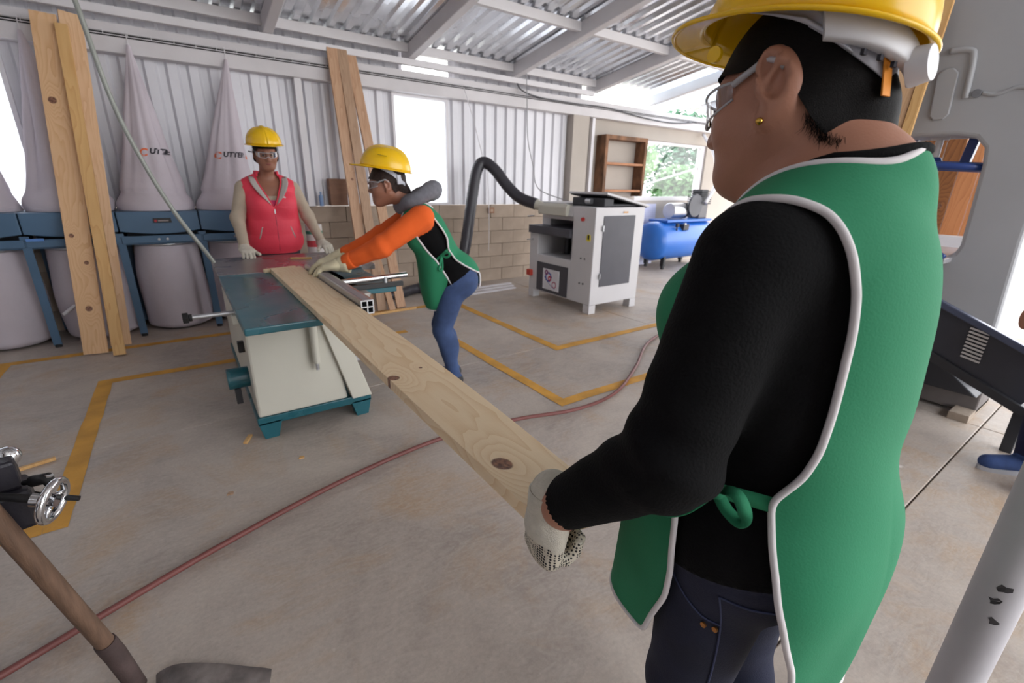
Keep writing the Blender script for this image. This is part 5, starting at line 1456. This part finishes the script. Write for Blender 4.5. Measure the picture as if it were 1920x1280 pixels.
# ================================================================ woman in the red vest behind the saw
RO = np.array((.645, 4.46, 0.)); RB = Frame(RO, rotz(-math.pi))
RH = frame(RB.out((.0, .110, 1.560)), math.pi, R_(17), R_(2))
rS, rE, rW = A3(.185, .0, 1.285), A3(.265, .06, 1.05), A3(.262, .195, .850)
rSl, rEl, rWl = A3(-.185, .0, 1.285), A3(-.275, .045, 1.05), A3(-.330, .175, .855)
def r_torso(p):
    q = RB.inv(p); a = q.copy(); a[:, 0] = np.abs(a[:, 0])
    d = ell(q, (0, .0, 1.19), (.190, .125, .18)); d = smin(d, ell(q, (0, .015, 1.0), (.188, .135, .15)), .08)
    d = smin(d, ell(q, (0, -.005, .86), (.205, .145, .14)), .07); d = smin(d, ell(a, (.080, .098, 1.155), (.078, .064, .075)), .05)
    d = smin(d, cap(a, (0, -.01, 1.32), (.150, .0, 1.292), .058, .052), .045)
    d = smin(d, cap(a, (.03, -.03, 1.365), (.11, -.01, 1.315), .04, .04), .04)
    return d
def r_arm(p, S, E, W):
    q = RB.inv(p); d = smin(cap(q, S, E, .060, .050), cap(q, E, W, .049, .036), .03)
    t = (q-E)@((W-S)/np.linalg.norm(W-S)); d = d+.002*np.sin(t*80)*np.exp(-(t/.10)**2)
    return smin(d, cap(q, W, W+(W-E)*.15, .026, .026), .006)
def r_legs(p):
    a = RB.inv(p); a[:, 0] = np.abs(a[:, 0])
    d = cap(a, (.09, 0, .83), (.09, .01, .47), .095, .065); d = smin(d, cap(a, (.09, .01, .47), (.09, -.015, .08), .061, .042), .03)
    f_ = smax(cap(a, (.09, -.03, .045), (.098, .12, .036), .043, .036), -a[:, 2]+.003, .01)
    return smin(d, f_, .02)
def r_head(p): return smin(head_parts(RH.inv(p), True, .90), ear_parts(RH.inv(p)), .008)
def r_body(p):
    d = smin(r_torso(p), r_legs(p), .05)
    d = smin(d, r_arm(p, rS, rE, rW), .03); d = smin(d, r_arm(p, rSl, rEl, rWl), .03)
    q = RB.inv(p); nk = cap(q, (0, -.005, 1.34), RB.inv(RH.out((0, -.02, -.05))), .056, .049)
    return smin(d, smin(nk, r_head(p), .03), .035)
rw = thing('person', 'woman in coral red quilted vest standing behind the saw with gloved hands on it', 'person', (RO[0], RO[1], 0))
P, Q = nets(r_body, (.22, 4.15, -.01), (1.08, 4.72, 1.72), .0072)
def r_skin(p): q = RB.inv(p); return np.minimum(q[:, 2]-(1.335-.9*np.clip(q[:, 1], 0, .12)), .085+np.clip(q[:, 2]-1.38, 0, 1)*2-np.abs(q[:, 0]))
P = snap(P, r_skin, .0072)
Cc = P[Q].mean(1); qc = RB.inv(Cc); fm = np.zeros(len(Q), int)
fm[qc[:, 2] < .86] = 1
arm = np.minimum(r_arm(Cc, rS, rE, rW), r_arm(Cc, rSl, rEl, rWl)); fm[arm < .01] = 0
fm[r_skin(Cc) > 0] = 2
for E_, W_ in ((rE, rW), (rEl, rWl)):
    t = ((qc-E_)@(W_-E_))/((W_-E_)@(W_-E_)); dd = np.linalg.norm(qc-(E_+np.clip(t, 0, 1.3)[:, None]*(W_-E_)), axis=1)
    fm[(dd < .06) & (t > 1.01)] = 2; fm[(dd < .065) & (t > .2) & (t <= 1.01)] = 0
fm[qc[:, 2] < .075] = 3
M_beige = mat('beige_sweater', (178, 164, 146), .95, 0, .06, 10, .25, 220); M_red = mat('coral_red_vest', (230, 62, 84), .6, 0, .06, 6, .15, 40); M_liner = mat('grey_lining', (176, 168, 164), .9)
mesh_np('body', P, Q, [M_beige, mat('grey_trousers', (62, 60, 68), .85), M_skin2, M_shoe], rw, fm)
def r_line(q): return q[:, 2]-np.interp(q[:, 1], [-.2, -.10, -.05, -.02, .03, .07, .12], [-.15, -.14, -.13, -.09, .002, .042, .055])
hair_cap('hair', RH, lambda q: head_parts(q, True, 1.0), r_line, rw, .006, .010, lambda p: ell(p, RH.out((-.05, -.10, -.10)), (.035, .035, .07)))
hat, W_ = hard_hat(RH, rw, .058, 1.12, R_(12), vis=.030); nape_strap(RH, hat, W_)
MB().beam(tuple(RH.out((.088, .06, .012))), tuple(RH.out((.125, .045, .016))), .012, .008).build('strap_clip', M_black, hat)
glasses(RH, rw)
for sx in (-1, 1):
    e_ = RH.out((sx*.031, .091, .0)); MB().lathe([(0, -.002), (.008, -.001), (.008, .001), (0, .002)], 14, Matrix.Translation(e_) @ Matrix.Rotation(R_(90), 4, 'X')).build('eye', M_ink, rw, True)
    mb = MB(); mb.tube([tuple(RH.out((sx*x, y, z))) for x, y, z in ((.014, .097, .018), (.030, .096, .024), (.046, .086, .019))], .0035, 6); mb.build('eyebrow', M_hair, rw, True)
mb = MB(); mb.tube([tuple(RH.out((x, .101-abs(x)*.25, -.066))) for x in (-.02, -.01, 0, .01, .02)], [.002, .0045, .005, .0045, .002], 8); mb.build('lips', mat('lips', (140, 74, 70), .5), rw, True)
def r_vest(p):
    q = RB.inv(p); d = r_torso(p)-.016
    return d-.003*np.abs(np.sin(q[:, 2]*math.pi/.115))**.5*(q[:, 2] < 1.3)
def r_vmask(p):
    q = RB.inv(p); g = np.minimum(q[:, 2]-.765, 1.40-q[:, 2])
    v = np.where(q[:, 1] > 0, np.abs(q[:, 0])-.085*np.clip((q[:, 2]-1.135)/.2, 0, 1)-.0012, 1.)
    nk = np.where(q[:, 2] > 1.33, np.linalg.norm(q[:, :2]-np.array((0, -.005)), axis=1)-.080, 1.)
    sl = .196+.06*np.clip((1.2-q[:, 2])/.1, 0, 1)-np.abs(q[:, 0])
    return np.minimum(np.minimum(g, v), np.minimum(nk, sl))
P, Q = nets(r_vest, (.34, 4.20, .73), (.95, 4.74, 1.46), .0066)
V, T, seg = clip_mesh(P, Q, r_vmask(P)); vest = mesh_np('vest', V, T, [M_red], rw, solid=.004, off=0); piping('edge', V, seg, .0045, M_red, vest)
def r_front(x, z, off=.022):
    p = RB.out((x, .35, z))[None]
    for _ in range(30):
        d = r_torso(p)[0]; dx = RB.out((x, 0, z))-p[0]; dx /= np.linalg.norm(dx); p = p+dx*max(d-off, -.02)*.8
    return p[0]
MB().tube([tuple(r_front(0, z, .0185)) for z in np.linspace(.79, 1.13, 14)], .0030, 6).build('zip', mat('zip_dark_red', (150, 40, 56), .5), vest, True)
a = r_front(0, 1.125, .024); MB().beam(tuple(a), tuple(a-np.array((0, 0, .035))), .008, .004, (0, 1, 0)).build('zip_pull', M_alu, vest)
for sx in (-1, 1):
    MB().tube([tuple(r_front(sx*.105+sx*.03*t, .985-.095*t, .018)) for t in (0, .25, .5, .75, 1)], .0055, 8).build('pocket_trim', M_liner, vest, True)
    # open collar: red outside, grey lining folded out
    def flap(u, v, sx=sx):
        z = 1.155+.215*u; x = sx*(.010+.085*min(1, (z-1.135)/.2))
        base = r_front(x, min(z, 1.33), .024) if z < 1.33 else r_front(x, 1.33, .024)+np.array((0, .05*(z-1.33)/.04, z-1.33))
        o_ = base+v*(np.array((-sx*.050*math.sin(math.pi*min(1, u*1.15)*.62), -.012*math.sin(math.pi*u), .010*u)))
        return tuple(o_)
    MB().grid(flap, 14, 4).build('collar_lining', M_liner, vest, True, solid=.004)
mb = MB()
cr_ = [tuple(RB.out((.096*math.sin(a), -.012+.088*math.cos(a), 1.372+.012*math.cos(a)))) for a in np.linspace(.85, 2*math.pi-.85, 26)]
cr2 = [tuple(RB.out((.088*math.sin(a), -.014+.080*math.cos(a), 1.42+.0*math.cos(a)))) for a in np.linspace(.95, 2*math.pi-.95, 26)]
mb.add(cr_+cr2, [(i, i+1, 27+i, 26+i) for i in range(25)]); mb.build('collar', M_red, vest, True, solid=.006)
a = r_front(-.085, 1.215, .020); MB().lathe([(0, -.002), (.011, -.002), (.011, .002), (0, .002)], 12, Matrix.Translation(a) @ Matrix.Rotation(R_(90), 4, 'X')).build('badge', M_pipe, vest)
a = r_front(0, 1.175, .004); mb = MB(); mb.grid(lambda u, v: tuple(r_front((u-.5)*.07, 1.150+.045*v, .006)), 6, 4); mb.build('undershirt', mat('pink_shirt', (206, 60, 110), .8), rw, True, solid=.003)
for W0, E0, sd, tgt in ((rW, rE, 1, (.395, 4.10, .792)), (rWl, rEl, -1, (1.03, 4.10, .792))):
    w = RB.out(W0+(W0-E0)/np.linalg.norm(W0-E0)*.02); tg = np.array(tgt); f_ = tg-w
    hh = Hand(w, f_, (0, 0, -1), RB.out((-sd, 0, 0))-RO, (.45, .35, .2), 1.05, .08, (.8, .2), 1.2, .085)
    lo, hi = hh.bounds(); P, Q = nets(hh.sdf, lo, hi, .0042); g_ = mesh_np('glove', P, Q, [M_glove], rw)
    a = w-hh.f*.03; mb = MB(); mb.tube([tuple(a+hh.f*t_) for t_ in (0, .02, .045)], [.041, .040, .037], 24, cap=False); mb.build('glove_cuff', M_glove, g_, True, solid=.003)

# ================================================================ person cut by the right edge
XO = np.array((3.275, .060, 0.)); XB = Frame(XO, rotz(R_(50)))
def x_body(p):
    q = XB.inv(p); a = q.copy(); a[:, 0] = np.abs(a[:, 0])
    d = ell(q, (0, 0, 1.24), (.17, .115, .20)); d = smin(d, ell(q, (0, .01, 1.04), (.155, .115, .15)), .08); d = smin(d, ell(q, (0, -.01, .93), (.165, .125, .13)), .07)
    d = smin(d, cap(a, (0, -.01, 1.39), (.16, 0, 1.36), .055, .055), .04)
    d = smin(d, cap(a, (.09, 0, .88), (.095, .015, .49), .098, .072), .05); d = smin(d, cap(a, (.095, .015, .49), (.10, -.02, .09), .070, .056), .03)
    d = smin(d, smin(cap(a, (.19, 0, 1.34), (.24, -.03, 1.07), .055, .048), cap(a, (.24, -.03, 1.07), (.22, .10, .86), .046, .034), .03), .03)
    d = smin(d, ell(a, (.215, .13, .79), (.024, .035, .06)), .02)
    h_ = q-np.array((0, .05, 1.59)); d = smin(d, cap(q, (0, -.01, 1.42), (0, .03, 1.52), .056, .053), .04); d = smin(d, head_parts(h_), .03)
    f_ = smax(cap(a, (.10, -.05, .048), (.11, .15, .040), .046, .040), -a[:, 2]+.016, .01)
    return smin(d, f_, .015)
xp = thing('person', 'person in navy trousers and blue canvas shoes, cut off by the right edge', 'person', (XO[0], XO[1], 0))
P, Q = nets(x_body, (2.86, -.36, -.01), (3.68, .48, 1.76), .010); Cc = P[Q].mean(1); qc = XB.inv(Cc); fm = np.zeros(len(Q), int)
fm[qc[:, 2] < .95] = 1; fm[(np.abs(qc[:, 0]) > .19) & (qc[:, 2] < .95) & (qc[:, 2] > .84)] = 0; fm[(np.abs(qc[:, 0]) > .18) & (qc[:, 2] < .845) & (qc[:, 2] > .7)] = 2; fm[qc[:, 2] > 1.47] = 2; fm[qc[:, 2] < .10] = 3
mesh_np('body', P, Q, [mat('navy_jacket', (40, 46, 70), .85), mat('navy_trousers', (24, 30, 62), .9, 0, .1, 20), M_skin, mat('blue_canvas', (54, 76, 124), .9, 0, .1, 40)], xp, fm)
for sx in (-1, 1):
    mb = MB(); pl_ = []
    for k in range(24):
        a = 2*math.pi*k/24; x = sx*.105+.048*math.cos(a)+sx*.004*math.sin(a); y = .05+.145*math.sin(a); pl_.append((x, y))
    vs = [tuple(XB.out((x, y, z))) for z in (0, .022) for x, y in pl_]; mb.add(vs, [tuple(range(23, -1, -1)), tuple(range(24, 48))]+[(k, (k+1) % 24, 24+(k+1) % 24, 24+k) for k in range(24)])
    mb.build('sole', mat('white_sole', (190, 190, 196), .7), xp)
mb = MB(); hf = Frame(XB.out((0, .05, 1.59)), XB.R); hair_cap('hair', hf, lambda q: head_parts(q), lambda q: q[:, 2]-np.interp(q[:, 1], [-.2, -.1, -.02, .03, .12], [-.1, -.09, 0, .03, .06]), xp, .01, .008)
# ================================================================ lower left corner: machine with a chrome handwheel, shovel
M_blk = mat('blackened_casting', (40, 38, 46), .4, .2, .15, 8, .1, 60)
v = thing('mortiser', 'dark machine head with chrome handwheel at the lower left edge', 'machine', (-.42, .92, 0))
def PX(x, y, d):
    """point seen at a photo pixel, d metres along the optical axis"""
    q = Vector((0, 0, CAM_H))+(rx*((x-960)/FPX)+dn*((y-640)/FPX)+fw)*d; return q
wc = PX(99, 938, 1.02); bx = PX(30, 950, 1.02)
vv = (wc-Vector((0, 0, CAM_H))).normalized(); ax_ = rx-vv*vv.dot(rx); ax_ = (ax_.normalized()*.90-vv*.42-Vector((0, 0, .10))).normalized()
e1 = Vector((0, 0, 1))-ax_*ax_.z; e1.normalize(); e2 = ax_.cross(e1)
Mw = Matrix(((e1.x, e2.x, ax_.x, wc.x), (e1.y, e2.y, ax_.y, wc.y), (e1.z, e2.z, ax_.z, wc.z), (0, 0, 0, 1)))
hw = MB().tube([Mw @ Vector((.044*math.cos(a), .044*math.sin(a), 0)) for a in [2*math.pi*k/40 for k in range(40)]], .0085, 12, closed=True).build('handwheel', M_chrome, v, True)
for k in range(3):
    a = 2*math.pi*k/3+.5; MB().cyl(Mw @ Vector((.012*math.cos(a), .012*math.sin(a), -.004)), Mw @ Vector((.040*math.cos(a), .040*math.sin(a), 0)), .007, .005, 10).build('spoke', M_chrome, hw, True)
MB().cyl(Mw @ Vector((0, 0, -.035)), Mw @ Vector((0, 0, .008)), .017, .014, 20).build('hub', M_chrome, hw, True, auto=40)
MB().cyl(Mw @ Vector((-.02, -.038, .004)), Mw @ Vector((-.02, -.038, .030)), .007, .006, 12).build('knob', M_black, hw, True, auto=40)
MB().cyl(Mw @ Vector((0, 0, -.14)), Mw @ Vector((0, 0, -.03)), .009, n=16).build('shaft', M_black, v, True, auto=40)
c0 = PX(14, 945, 1.06)
Rz = Matrix.Translation(c0) @ Matrix.Rotation(R_(12), 4, 'Z')
MB().box((-.16, -.05, -.055), (.045, .05, .045), Rz).build('head_block', M_blk, v, bev=.012)
MB().box((-.05, -.035, .045), (.035, .035, .115), Rz).build('clamp_block', M_blk, v, bev=.008)
MB().box((-.10, -.062, -.01), (-.012, -.05, .105), Rz).build('side_plate', M_alu, v, bev=.004)
b0 = PX(14, 856, 1.06); mb = MB(); mb.lathe([(0, -.024)]+[(.024*math.cos(a), .024*math.sin(a)) for a in np.linspace(-1.5, 1.5, 13)]+[(0, .024)], 24, Matrix.Translation(b0)); mb.build('ball_knob', M_chrome, v, True)
mb = MB(); mb.cyl(b0, b0+Vector((-.01, 0, -.06)), .010, n=12); mb.build('knob_stem', M_chrome, v, True, auto=40)
mb = MB(); L0 = PX(45, 905, 1.04); L1 = PX(88, 896, 1.03); L2 = PX(100, 912, 1.03); mb.tube([L0, L0.lerp(L1, .35), L0.lerp(L1, .4), L1, L2], [.006, .007, .013, .013, .009], 14); mb.build('clamp_lever', M_black, v, True)
mb = MB(); mb.cyl(PX(90, 893, 1.03), PX(92, 889, 1.03), .008, n=12); mb.build('lever_screw', M_chrome, v)
mb = MB(); mb.box((-.86, .84, .80), (-.70, 1.16, .86)); mb.box((-.84, .90, .04), (-.72, 1.10, .80)); mb.box((-.96, .82, 0), (-.64, 1.18, .04)); mb.build('pedestal', M_blk, v, bev=.008)
mb = MB(); mb.beam((-.78, 1.0, .83), c0+Vector((-.10, 0, -.02)), .07, .06); mb.build('support_arm', M_blk, v, bev=.006)
# shovel
sh = thing('shovel', 'worn shovel with a round wooden handle and rusty socket at the lower left', 'shovel', (-.17, 1.22, 0))
H0 = PX(-60, 915, .92); S0 = PX(200, 1208, 1.22); S1 = PX(262, 1290, 1.30)
d_ = (S0-H0).normalized()
pts = [H0-d_*.35, H0, H0.lerp(S0, .5), S0]
MB().tube(pts, [.0195, .0195, .0205, .0205], 24).build('handle', mat('worn_handle', (104, 80, 64), .6, 0, .25, 10, .2, 40, stretch=(8, 8, 1.2)), sh, True, auto=50)
M_rust = mat('rusty_steel', (82, 68, 66), .65, .35, .3, 14, .25, 60)
sk = MB().tube([S0-d_*.012, S0, S0+d_*.05, S1, S1+d_*.03], [.0235, .0245, .0245, .022, .020], 24).build('socket', M_rust, sh, True, auto=50)
bp_ = [PX(275, 1282, 1.32), PX(305, 1256, 1.325), PX(340, 1244, 1.33), PX(400, 1243, 1.335), PX(460, 1249, 1.34), PX(515, 1256, 1.345), PX(530, 1275, 1.345), PX(536, 1310, 1.34)]
rim = spline(bp_, 5); n_ = len(rim); vs = []
nrm = Vector((.10, -.16, -.16)); nrm2 = Vector((.02, -.04, -.10))
for i, p_ in enumerate(rim):
    for k in range(5):
        t_ = k/4; vs.append(p_+(PX(395, 1420, 1.10)-PX(400, 1250, 1.335))*t_*(.75+.25*math.sin(math.pi*i/(n_-1)))+Vector((0, 0, -.015*math.sin(math.pi*t_))))
MB().add(vs, [(i*5+k, i*5+k+1, (i+1)*5+k+1, (i+1)*5+k) for i in range(n_-1) for k in range(4)]).build('blade', mat('worn_blade', (128, 120, 118), .6, .25, .55, 14, .25, 40), sh, True, solid=.004)
# wood scraps and flecks on the floor
rf = random.Random(9)
for k, (x, y, lb) in enumerate(((.30, 2.28, 'pale wood scrap on the floor under the plank'), (-.03, 2.15, 'brown wood chip left of the saw foot on bare concrete'), (1.42, 1.05, 'reddish chip on the floor below the near woman\'s elbow'))):
    o = MB().prism([(x-.012, y-.008), (x+.014, y-.010), (x+.016, y+.006), (x-.004, y+.012)], 0.0, .006, 'XY').build('wood_chip', (W2, W4, W3)[k], None); tag(o, lb, 'chip', 'loose chips on the floor')
# things by the wall behind the woman in red
o = thing('paint_can', 'white and red printed can behind the woman in red vest', 'can', (1.02, 4.86, .0))
MB().cyl((1.05, 4.86, .55), (1.05, 4.86, .95), .075, n=24).build('can', mat('can_white', (206, 200, 198), .5), o, True, auto=40); MB().cyl((1.05, 4.86, .74), (1.05, 4.86, .80), .0765, n=24).build('label', mat('can_red', (190, 66, 76), .5), o, True, auto=40); MB().cyl((1.05, 4.86, .86), (1.05, 4.86, .89), .0765, n=24).build('label', mat('can_green', (60, 130, 110), .5), o, True, auto=40)
s_ = thing('stool', 'dark stool under the printed can behind the woman in red vest', 'stool', (1.05, 4.86, 0))
MB().box((.92, 4.73, .51), (1.18, 4.99, .55)).build('seat', M_dark, s_, bev=.006)
for x in (.94, 1.16):
    for y in (4.75, 4.97): MB().cyl((x, y, 0), (x, y, .51), .012, n=10).build('leg', M_dark, s_)
o = MB().tube(spline([(1.75, 5.3, .06), (2.0, 5.25, .06), (2.2, 5.38, .06), (2.36, 5.42, .07)], 8), .06, 16).build('floor_duct', MATS['black_hose'], None, True); tag(o, 'black flexible duct lying on the floor behind the leaning planks', 'duct')
